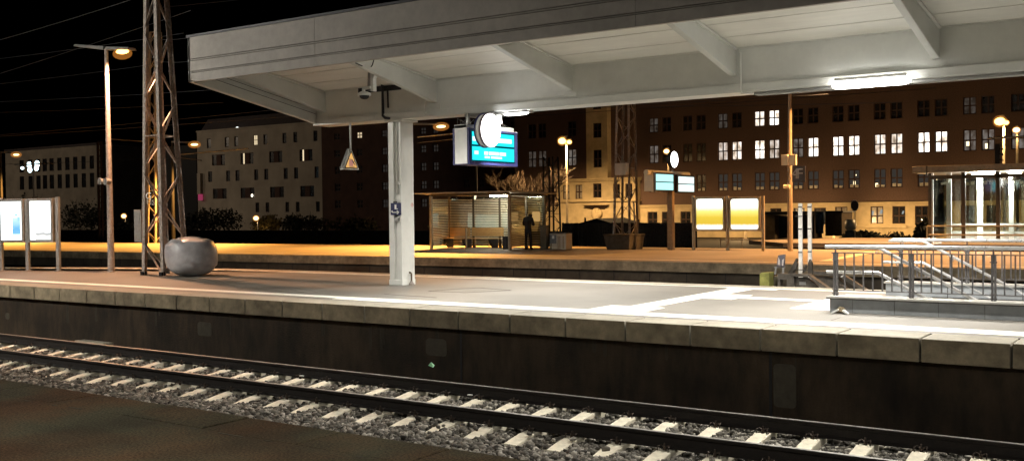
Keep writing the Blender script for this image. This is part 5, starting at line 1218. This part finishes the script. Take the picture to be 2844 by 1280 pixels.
p = P(700, 543, YH-.1); b = MB(); b.ball(p, .28, .1, .28, 8, 6); b.build('wall_lamp', emat('warm_dot', (1, .9, .7), 2), ht, smooth=True)
# ---- left building
YL = 130.
lb = thing('office_building', 'dim pale office block with tall narrow windows at the far left', 'building', (-200, YL, -1.5))
x0_, x1_ = P(15, 450, YL).x, P(284, 450, YL).x
lz = lambda y: P(200, y, YL).z
ops = [(P(px-6, 450, YL).x, P(px+6, 450, YL).x, lz(yb), lz(ya)) for ya, yb in ((436, 472), (483, 522)) for px in (60, 84, 106, 124, 143, 165, 187, 209, 232, 255)]
b = MB(); facade(b, x0_, x1_, -1.5, lz(408), YL, ops); b.quad((x1_, YL, -1.5), (x1_, YL+14, -1.5), (x1_, YL+14, lz(408)), (x1_, YL, lz(408))); b.build('rendered_wall', mat('dim_render', (.27, .235, .19), .9, ns=.4, var=.12, big=.2, bigs=.2), lb)
for i, o_ in enumerate(ops): window(lb, *o_, YL, 'pane_dark', cross=False, mull=.08)
b = MB(); b.box(x0_, x1_+.3, YL-.3, YL+14, lz(408)+.01, lz(402)); b.build('roof', 'roof', lb)
lt2 = thing('office_block', 'almost black block with a bluish lit roof sign between the office and the hotel', 'building', (-160, 140, -1.5))
p, q = P(286, 420, 140), P(545, 420, 140); b = MB(); b.box(p.x, q.x, 140, 155, -1.5, P(400, 412, 140).z); b.build('wall', 'black', lt2)
b = MB(); p, q = P(313, 409, 139.5), P(345, 421, 139.5); b.hexa([(p.x, 139.4, q.z+.2), (q.x, 139.4, q.z+.6), (q.x, 139.6, q.z+.6), (p.x, 139.6, q.z+.2), (p.x, 139.4, p.z-.3), (q.x, 139.4, p.z+.1), (q.x, 139.6, p.z+.1), (p.x, 139.6, p.z-.3)]); b.build('lit_sign', emat('sign_bluewhite', (.55, .65, 1), 3), lt2)
b = MB()
for (px, py) in ((345, 512), (360, 478), (378, 520)):
    p = P(px, py, 139.8); b.box(p.x-.3, p.x+.3, 139.8, 139.95, p.z-.1, p.z+.1)
b.build('lit_window', emat('far_dim', (.6, .7, .7), .06), lt2)
sgl = thing('flood_lamp', 'cluster of cold white floodlights at the far left', 'lamp', P(92, 462, 90))
mfl = emat('flood_cold', (.72, .95, 1), 3.5)
for px, py, s_ in ((62, 467, .22), (81, 458, .45), (83, 472, .40), (103, 456, .5), (101, 468, .35)):
    p = P(px, py, 90); b = MB(); b.ball(p, s_, .3, s_*1.1, 8, 6); b.build('lens', mfl, sgl, smooth=True); b = MB(); p, q = P(40, 458, 90), P(150, 453, 90); b.cyl(p, q, .07, n=6); p = P(92, 462, 90); b.cyl(p, (p.x, 90, -1.5), .09, n=6); b.build('frame', 'mast', sgl)
# ---- street lamps and small far lights
def street_lamp(label, px, py, Y, heads, power, down=True, zb=-1.5, col=(1, .62, .27), r_=.22, glow='sodium', pole=None, matl='mast_light'):
    p = P(px, py, Y); r = thing('street_lamp', label, 'lamp', (p.x, Y, zb), 'street lamps beyond the platforms')
    b = MB(); b.cyl((p.x, Y, zb), (p.x, Y, p.z+.1), .14, .08, n=8); b.build('pole', 'post_tan' if matl == 'mast_light' else matl, r)
    for dx, dz, s_ in heads:
        c_ = Vector((p.x+dx, Y-.35, p.z+dz)); b = MB(); b.box(min(p.x, c_.x)-.05, max(p.x, c_.x)+.05, Y-.4, Y+.05, c_.z+s_*.9, c_.z+s_*.9+.12); b.build('luminaire', 'grey_metal', r)
        b = MB(); b.ball(c_, s_, s_*.8, s_*.75, 14, 10); b.build('lamp_lens', glow, r, smooth=True)
        b = MB(); b.ball(c_, s_*1.32, s_*1.2, s_*1.2, 16, 10); b.build('street_halo', 'halo', r, smooth=True)  # shell painting a halo around each head
        if power: (spot_dn if down else lamp)('lamp_light', c_-Vector((0, .2, s_*1.0)), power*(s_/.42), col, r)
street_lamp('street lamp with two orange heads in front of the cream bay tower', 1573, 392, 90, [(-.28, 0, .42), (.55, -.15, .26)], 13000)
street_lamp('orange street lamp glowing above the glass shelter at the right edge', 2788, 338, 88, [(-.22, 0, .40), (.2, -.12, .22)], 4300, matl='sodium_pale' if 0 else 'mast_light')
street_lamp('small pale street lamp right of the orange one at the right edge', 2825, 362, 84, [(.0, 0, .24)], 500, glow='sodium_pale')
street_lamp('small warm lamp just left of the pole clock', 1856, 421, 80, [(0, 0, .24)], 900, glow='sodium_pale')
street_lamp('low orange street lamp between lamp post and mast at the left', 349, 600, 105, [(0, 0, .42)], 500, glow='sodium_pale', matl='black')
street_lamp('low orange street lamp among the bushes below the hotel', 716, 606, 108, [(0, 0, .42)], 700, glow='sodium_pale', matl='black')
street_lamp('added unseen fill lamp low behind the yellow poster boards', 2070, 592, 97, [(0, 0, .2)], 2600, down=False, glow='sodium_pale')  # added out of sight to brighten the cream ground floor
street_lamp('low street lamp hidden behind the tall lamp post and buffer posts', 2420, 652, 98, [(0, 0, .2)], 700, glow='sodium_pale', zb=-1.6) if 0 else None
street_lamp('added unseen fill lamp low behind the grey brown shed', 2316, 614, 99, [(0, 0, .12)], 5200, down=False, glow='sodium_pale', zb=-1.5)  # fill added for the ground floor, screened by the shed
street_lamp('added unseen fill lamp low behind the dark upright shrub by the glass shelter', 2563, 616, 99, [(0, 0, .12)], 5200, down=False, glow='sodium_pale', zb=-1.5)  # fill added for the ground floor, screened by the shrub
street_lamp('thin street pole with an added lamp head behind the blue departure board', 1322, 402, 78, [(.4, 0, .3)], 420, down=False, matl='black')  # lamp head added to light the bare trees from the front
# ---- fence, hedges, trees
def leaf_clump(b, c, rx, ry, rz, n, s, rr, shell=.55):
    for _ in range(n):
        while True:
            d = Vector((rr.uniform(-1, 1), rr.uniform(-1, 1), rr.uniform(-1, 1)))
            if .05 < d.length < 1: break
        d = d*(shell+(1-shell)*rr.random()) if rr.random() < .7 else d
        p = Vector(c)+Vector((d.x*rx, d.y*ry, d.z*rz)); q = s*rr.uniform(.6, 1.5)
        u = Vector((rr.uniform(-1, 1), rr.uniform(-1, 1), rr.uniform(-1, 1))).normalized()*q; v = u.cross(Vector((rr.uniform(-1, 1), rr.uniform(-1, 1), rr.uniform(-1, 1)))).normalized()*q*.6
        b.quad(p-u, p+v, p+u, p-v)
def bush(label, px0, px1, ytop, Y, m_='foliage', n=900, seed=1, zb=-1.5, nm='bush', grp='bushes behind the second platform'):
    rr = random.Random(seed); p, q = P(px0, ytop, Y), P(px1, ytop, Y); cx_ = (p.x+q.x)/2; w = (q.x-p.x)/2; zt = P((px0+px1)/2, ytop, Y).z
    r = thing(nm, label, 'bush', (cx_, Y, zb), grp)
    b = MB()
    for k in range(7):
        fx = rr.uniform(-.65, .65); hz_ = (zt-zb)*(1-.35*abs(fx))*rr.uniform(.72, 1.)
        leaf_clump(b, (cx_+fx*w, Y+rr.uniform(-1, 1), zb+hz_*.55), w*.42, 1.6, hz_*.46, n//7, .22, rr)
    b.build('foliage', m_, r)
    b = MB()
    for k in range(5):
        a_ = rr.uniform(-.5, .5); b.tube([(cx_+a_*w*.3, Y, zb), (cx_+a_*w*.6, Y+rr.uniform(-.5, .5), zb+(zt-zb)*.5), (cx_+a_*w*1.1, Y+rr.uniform(-.8, .8), zb+(zt-zb)*.85)], [.10, .06, .02], 5)
    b.build('stem', 'bark', r)
    return r
bush('large dark bush under the left half of the hotel', 500, 690, 560, 100, seed=2, n=1700)
bush('yellowish bush lit by the low lamp below the hotel', 700, 800, 585, 112, m_='foliage_y', seed=3, n=1400)
bush('dark bush under the right half of the hotel', 770, 905, 575, 103, seed=4, n=1300)
bush('dark bush behind the left lamp post', 165, 300, 535, 95, seed=5, n=1300)
bush('dark bush between the lamp post and the masts', 300, 480, 598, 92, seed=6, n=1000)
bush('dark bush right of the hotel behind the column', 900, 1080, 590, 96, seed=7, n=1000)
bush('dark bush behind the shelter roof', 1180, 1400, 600, 92, seed=8, n=1000)
bush('dark bush over the notice board at the left', -20, 170, 520, 96, seed=9, n=1200)
def bare_tree(label, px, Y, ytop, seed, spread, zb=-1.5):
    rr = random.Random(seed); p = P(px, ytop, Y); H = p.z-zb
    r = thing('bare_tree', label, 'tree', (p.x, Y, zb), 'trees behind the second platform'); bt = MB(); bc = MB()
    def grow(q, d, L, rad, lev):
        n_ = 4; pts = [q]; 
        for i in range(n_):
            d = (d+Vector((rr.uniform(-.2, .2), rr.uniform(-.2, .2), rr.uniform(-.05, .15)))).normalized(); pts.append(pts[-1]+d*L/n_)
        (bt if lev == 0 else bc).tube(pts, [rad*(1-.6*i/n_) for i in range(n_+1)], 6 if lev < 2 else 3) if lev < 4 else bc.cyl(pts[0], pts[-1], rad, rad*.5, n=3, cap=False)
        if lev < 5:
            for k in range((5, 5, 4, 4, 3)[lev]):
                t = rr.uniform(.45, 1.); i = min(n_-1, int(t*n_)); q2 = pts[i].lerp(pts[i+1], t*n_-i)
                d2 = (d+Vector((rr.uniform(-1, 1)*spread, rr.uniform(-1, 1)*spread, rr.uniform(-.15, .5)))).normalized(); grow(q2, d2, L*rr.uniform(.52, .74), rad*.55, lev+1)
    grow(Vector((p.x, Y, zb)), Vector((0, 0, 1)), H*.46, .20, 0)
    bt.build('trunk', 'bark', r); bc.build('crown', 'bark', r); return r
bare_tree('bare tree lit orange behind the right end of the shelter roof', 1490, 86, 440, 5, .9)
bare_tree('bare tree behind the departure board, further left', 1425, 88, 455, 9, .9)
fn = thing('fence', 'dark boarded fence behind the second platform', 'fence', (-26, 62, -1.5))
xa, xb = P(1560, 620, 62).x, P(1930, 620, 62).x
b = MB(); zt = P(1700, 619, 62).z; x = xa; rr = random.Random(1)
while x < xb: b.box(x, x+.145, 62+rr.uniform(0, .02), 62.04, -1.5, zt+rr.uniform(-.015, .015)); x += .15
b.build('boards', mat('fence_board', (.045, .038, .032), .9, ns=8, var=.4), fn); b = MB()
x = xa
while x < xb: b.box(x, x+.1, 62.05, 62.15, -1.5, zt+.02); x += 2
b.build('post', 'black', fn)
fn = thing('fence', 'long black hoarding left behind the second platform', 'fence', (-60, 60, -1.5))
xa, xb = P(-60, 640, 60).x, P(1550, 640, 60).x; zt = P(900, 640, 60).z
b = MB(); x = xa
while x < xb: b.box(x, x+.99, 60, 60.05, -1.5, zt); x += 1.
b.build('boards', 'black', fn)
# dark gable roof hut behind the fence
hu = thing('hut', 'small hut with a dark gable roof in front of the cream bay', 'hut', P(1672, 640, 75)); p, q, t_ = P(1628, 621, 75), P(1712, 621, 75), P(1672, 606, 75)
b = MB(); b.prism([(p.x-.3, 74, p.z), (q.x+.3, 74, q.z), (t_.x, 74, t_.z)], (0, 5, 0)); b.build('roof', 'black', hu); b = MB(); b.box(p.x, q.x, 74.2, 78.8, -1.5, p.z-.01); b.build('wall', 'darkbrick', hu)
b = MB(); pp = P(1625, 606, 74.5); b.cyl((pp.x, 74.5, p.z-.2), (pp.x, 74.5, pp.z+.05), .07, n=6); b.build('vent_pipe', 'black', hu)
bush('round dark bush right of the bay behind the mast', 1757, 1787, 600, 80, seed=21, n=500)
# kiosk and stalls on the street
ks = thing('market_stall', 'brown wooden market stall with open dark front under the poster board edge', 'stall', P(2180, 665, 84))
def bxp(xa, ya, xb, yb, Y, d): p, q = P(xa, ya, Y), P(xb, yb, Y); return (p.x, q.x, Y, Y+d, q.z, p.z)
b = MB(); b.box(*bxp(2124, 592, 2152, 668, 84, 3)); b.build('side_wall', mat('stall_wood', (.16, .11, .06), .8, ns=3, var=.25), ks)
b = MB(); b.box(*bxp(2153, 602, 2200, 660, 85, 2)); b.build('counter_opening', 'black', ks)
b = MB(); b.box(*bxp(2120, 588, 2260, 595, 83.6, 3.6)); b.build('roof', 'black', ks)
b = MB(); b.box(*bxp(2200, 596, 2262, 664, 85, 2)); b.build('back_wall', mat('stall_dark', (.05, .04, .035), .9, ns=3), ks)
tv = thing('tarpaulin', 'dark blue tarpaulin hanging beside the market stall', 'tarpaulin', P(2278, 650, 83.5)); p, q = P(2263, 588, 83.5), P(2291, 648, 83.5); b = MB(); vs = []
for j in range(7):
    for i in range(7):
        t, u = i/6, j/6; vs.append((p.x+(q.x-p.x)*(.0+t*1.0+.25*u*(t-.5)*-1), 83.5+.12*math.sin(i*2.1+j), p.z+(q.z-p.z)*u))
b.add(vs, [(j*7+i, j*7+i+1, (j+1)*7+i+1, (j+1)*7+i) for j in range(6) for i in range(6)]); o = b.build('sheet', mat('tarp_blue', (.015, .035, .075), .6), tv, smooth=True); o.modifiers.new('solid', 'SOLIDIFY').thickness = .03
wk = thing('shed', 'grey brown shed right of the blue tarpaulin', 'shed', P(2315, 655, 86)); b = MB(); b.box(*bxp(2292, 590, 2338, 655, 86, 3)); b.build('wall', mat('shed_wall', (.085, .06, .04), .9, ns=4, var=.3), wk); b = MB(); b.box(*bxp(2290, 586, 2341, 590, 85.8, 3.4)); b.build('roof', 'black', wk)
ss = thing('stop_sign', 'octagonal road sign seen from behind at the street corner', 'sign', P(2373, 655, 82)); c_ = P(2373.5, 571, 82); b = MB()
b.prism([(c_.x+.30*math.cos(math.radians(22.5+45*i)), 82, c_.z+.42*math.sin(math.radians(22.5+45*i))) for i in range(8)], (0, .02, 0)); b.build('plate', mat('sign_back', (.05, .035, .03), .6), ss)
b = MB(); pts = [Vector((c_.x+.32*math.cos(math.radians(22.5+45*i)), 82.03, c_.z+.44*math.sin(math.radians(22.5+45*i)))) for i in range(8)]
for i in range(8): b.bar(pts[i], pts[(i+1) % 8], .03, .04)
b.build('rim', 'galv', ss); b = MB(); b.cyl((c_.x, 82.1, -1.5), (c_.x, 82.1, c_.z+.3), .04, n=8); b.build('post', 'galv', ss)
br2 = thing('mixer_drum', 'pale grey tilted drum standing by the road sign', 'drum', P(2362, 640, 80)); p = P(2362, 625, 80); b = MB(); b.lathe(p, [(.22, -.42), (.42, -.25), (.44, .1), (.36, .35), (.28, .45)], 14); b.build('drum', 'galv', br2, smooth=True); b = MB(); b.box(p.x-.35, p.x+.35, 79.8, 80.2, -1.5, p.z-.42); b.build('stand', 'dark_metal', br2)
bush('low dark planting in front of the cream ground floor', 2330, 2540, 634, 82, seed=31, n=1500, zb=-1.6)
bush('dark upright shrub beside the left post of the glass shelter', 2545, 2582, 585, 80, seed=32, n=700)
ta = thing('table', 'dark table frame standing behind the poster board', 'table', P(2040, 690, 45)); b = MB()
p, q = P(1998, 663, 45), P(2062, 663, 45); b.box(p.x, q.x, 45, 45.7, p.z-.05, p.z); b.build('tabletop', 'galv', ta)
for x in (p.x+.03, q.x-.03):
    b = MB(); b.box(x-.02, x+.02, 45.02, 45.06, p.z-.9, p.z-.05); b.build('leg', 'galv', ta)
# ---- glass stair shelter on platform 3
YG = 47.0
gs = thing('glass_shelter', 'brightly lit glass stair shelter on the third platform at the right', 'shelter', (-9, YG, 0))
def G(x, y, o=0): return P(x, y, YG+o)
xa, xb = G(2541, 470).x, 8.0
zr0, zr1 = G(2600, 480).z, G(2600, 462).z
b = MB(); b.box(xa, xb, YG-.5, YG+4.2, zr0, zr1); b.build('roof', 'post_tan', gs, bevel=.02)
b = MB(); xk = G(2579, 470).x; b.box(xk, xk+.07, YG-.53, YG-.501, zr0-.1, zr1+.02); b.box(xk, xb, YG-.1, YG+.0, zr0-.28, zr0-.12); b.build('roof_beam', 'post_dark', gs)
for px, m_, o_, w in ((2583, 'post_dark', 0, .06), (2589, 'white_pl', .1, .05), (2636, 'white_pl', .9, .10), (2676, 'post_dark', -.05, .075), (2722, 'white_pl', 1.6, .11), (2772, 'post_dark', -.05, .075), (2809, 'white_pl', 1.2, .09), (2862, 'post_dark', -.05, .075), (2900, 'white_pl', 1.6, .1)):
    x = G(px, 600, o_).x; b = MB(); b.box(x-w, x+w, YG+o_-.05, YG+o_+.05, .0, zr0-.01); b.build('post', m_, gs)
pxs = [2585, 2676, 2772, 2862, 2960]
for pa, pb_ in zip(pxs[:-1], pxs[1:]):
    p, q = G(pa, 600), G(pb_, 600); b = MB(); b.box(p.x+.1, q.x-.1, YG+.02, YG+.035, .25, zr0-.3); b.build('glass_pane', 'glass', gs)
b = MB(); b.box(G(2588, 600).x, G(2588, 600).x+.012, YG+.05, YG+2.5, .25, zr0-.3); b.build('glass_pane', 'glass', gs)
b = MB(); b.box(G(2588, 600, 3).x, xb, YG+3.4, YG+3.42, .25, zr0-.3); b.build('glass_pane', 'glass', gs)
for (px0, px1, yy) in ((2680, 2768, 476), (2782, 2844, 476)):
    p, q = G(px0, 488, 1.), G(px1, 488, 1.)
    r = thing('strip_light', 'white tube glowing inside the glass shelter, ' + ('left' if px0 == 2680 else 'right') + ' tube', 'lamp', ((p.x+q.x)/2, YG+1, p.z)); b = MB(); b.tube([(p.x+.3, YG+1, p.z+.02), (q.x-.1, YG+1, p.z+.02)], .075, 10); b.build('diffuser', emat('shelter_white', (1, .97, .92), 300), r); area('lamp_light', ((p.x+q.x)/2, YG+1, p.z-.12), q.x-p.x-.5, .12, 260, (1, .97, .9), r)
    b = MB(); b.box(p.x+.2, q.x, YG+.9, YG+1.1, p.z+.11, p.z+.16); b.build('housing', 'white_pl', r)
b = MB()
for yy in (628, 652): p = G(2575, yy, -.6); b.tube([(p.x, YG-.6, p.z), (xb, YG-.6, p.z)], .035, 8)
b.tube([G(2575, 628, -.6), G(2575, 670, -.6)], .035, 8)
b.build('guard_rail', 'post_tan', gs)
b = MB()
for yy in (624, 645): p = G(2640, yy, 1.3); b.box(p.x, xb, YG+1.28, YG+1.34, p.z-.05, p.z+.05)
b.build('inner_rail', 'white_pl', gs)
b = MB(); p = G(2616, 671, -.7); b.box(p.x, xb, YG-.74, YG-.66, -.12, .16); b.build('base_wall', 'white_pl', gs)
b = MB(); p = G(2640, 662, 1.6); b.box(p.x, xb, YG+1.6, YG+1.9, 0, .45); b.build('inner_wall', 'tile_top', gs)
for k, (px, py) in enumerate(((2622, 508), (2800, 505))):
    r = thing('security_camera', 'white camera under the glass shelter roof, ' + ('left one' if k == 0 else 'right one by the bright tube'), 'camera', G(px+15, 495, .85)); b = MB(); p, q = G(px-8, py+3, .8), G(px+12, py-3, .8); b.bar(p, q, .1, .09); b.build('housing', 'white_pl', r); b = MB(); b.bar(q, G(px+19, py-20, .85), .1, .1); b.build('bracket', 'white_pl', r)
# traffic signal silhouette
tsg = thing('signal', 'dark signal head silhouette above the glass shelter roof', 'signal', P(2770, 465, 62)); p, q = P(2763, 400, 62), P(2776, 455, 62); b = MB(); b.box(p.x, q.x, 62, 62.3, q.z, p.z); b.build('head', 'black', tsg); b = MB()
for i in range(4): zz = p.z-.2-i*.3; b.hexa([(q.x-.02, 61.8, zz-.1), (q.x+.18, 61.8, zz-.16), (q.x+.18, 62.2, zz-.16), (q.x-.02, 62.2, zz-.1), (q.x-.02, 61.8, zz), (q.x+.18, 61.8, zz-.08), (q.x+.18, 62.2, zz-.08), (q.x-.02, 62.2, zz)])
b.build('visor', 'black', tsg); b = MB(); b.cyl(((p.x+q.x)/2, 62.15, q.z), ((p.x+q.x)/2, 62.15, -1.5), .06, n=6); b.build('post', 'black', tsg)
# ---- fill lamps added over our own platform, out of view
for x, y, e_, lab in ((9.0, 1.2, 1, 'added fill light above our own platform, behind the camera at right'), (1.5, 1.2, 1, 'added fill light above our own platform, straight behind the camera'), (-6.0, 1.2, 1, 'added fill light above our own platform, behind the camera at left'), (-26.0, 4.4, 1, 'farthest added fill light above our own platform at left')):
    strip_light(x, x+1.24, lab, yc=y, zc_=6.4, mg='fill_tube' if x > -10 else 'fill_tube_left', pw=230 if x > -10 else 60)
# floodlights added far outside the picture, standing in for ambient city light
for fx, fy, fz, pw_, sp_a, aim_, lab in ((-150, 30, 34, 27000, 46, (-128, 122, 6), 'tall added floodlight mast outside the picture, lighting the hotel'), (-240, 40, 34, 45000, 60, (-195, 130, 6), 'tall added floodlight mast outside the picture, lighting the far left office block')):
    r = thing('added_flood_mast', lab, 'lamp', (fx, fy, -1.5), 'added floodlight masts'); b = MB(); b.cyl((fx, fy-.6, -1.5), (fx, fy-.6, fz+.6), .25, .12, n=10); b.build('pole', 'mast', r)
    b = MB(); b.box(fx-1, fx+1, fy-.5, fy-.2, fz-.4, fz+.5); b.build('head', 'grey_metal', r); lamp('fill_flood', (fx, fy+.8, fz), pw_, (1, .80, .58), r, .5, spot=sp_a, aim=aim_)
p = P(281, 665, 58); r = thing('lattice_mast', 'dark slim mast standing behind the left lamp post', 'mast', (p.x, 58, -1.5)); b = MB(); zt = P(281, 392, 58).z
for dx in (-.26, .26): b.box(p.x+dx-.07, p.x+dx+.07, 57.9, 58.1, -1.5, zt)
b.build('leg', 'darkbrick', r); b = MB(); z = -1.4
while z < zt-.6: b.bar((p.x-.26, 57.95, z), (p.x+.26, 57.95, z+.55), .06, .03); z += .55
b.build('bracing', 'darkbrick', r)
# ---- night sky
w = bpy.data.worlds.new('World'); S.world = w; w.use_nodes = True; nt = w.node_tree
sk = nt.nodes.new('ShaderNodeTexSky'); sk.sky_type = 'NISHITA'; sk.sun_disc = False; sk.sun_elevation = math.radians(-8); sk.sun_rotation = math.radians(150)
nt.links.new(sk.outputs[0], nt.nodes['Background'].inputs[0]); nt.nodes['Background'].inputs[1].default_value = .02
S.view_settings.view_transform = 'Standard'; S.view_settings.look = 'None'; S.view_settings.exposure = .4; S.view_settings.gamma = 1
S.render.engine = 'CYCLES'; S.cycles.use_denoising = True; S.cycles.max_bounces = 8; S.cycles.diffuse_bounces = 4; S.cycles.transparent_max_bounces = 24; S.cycles.sample_clamp_indirect = 6
S.cycles.use_light_tree = True; S.cycles.caustics_reflective = False; S.cycles.caustics_refractive = False
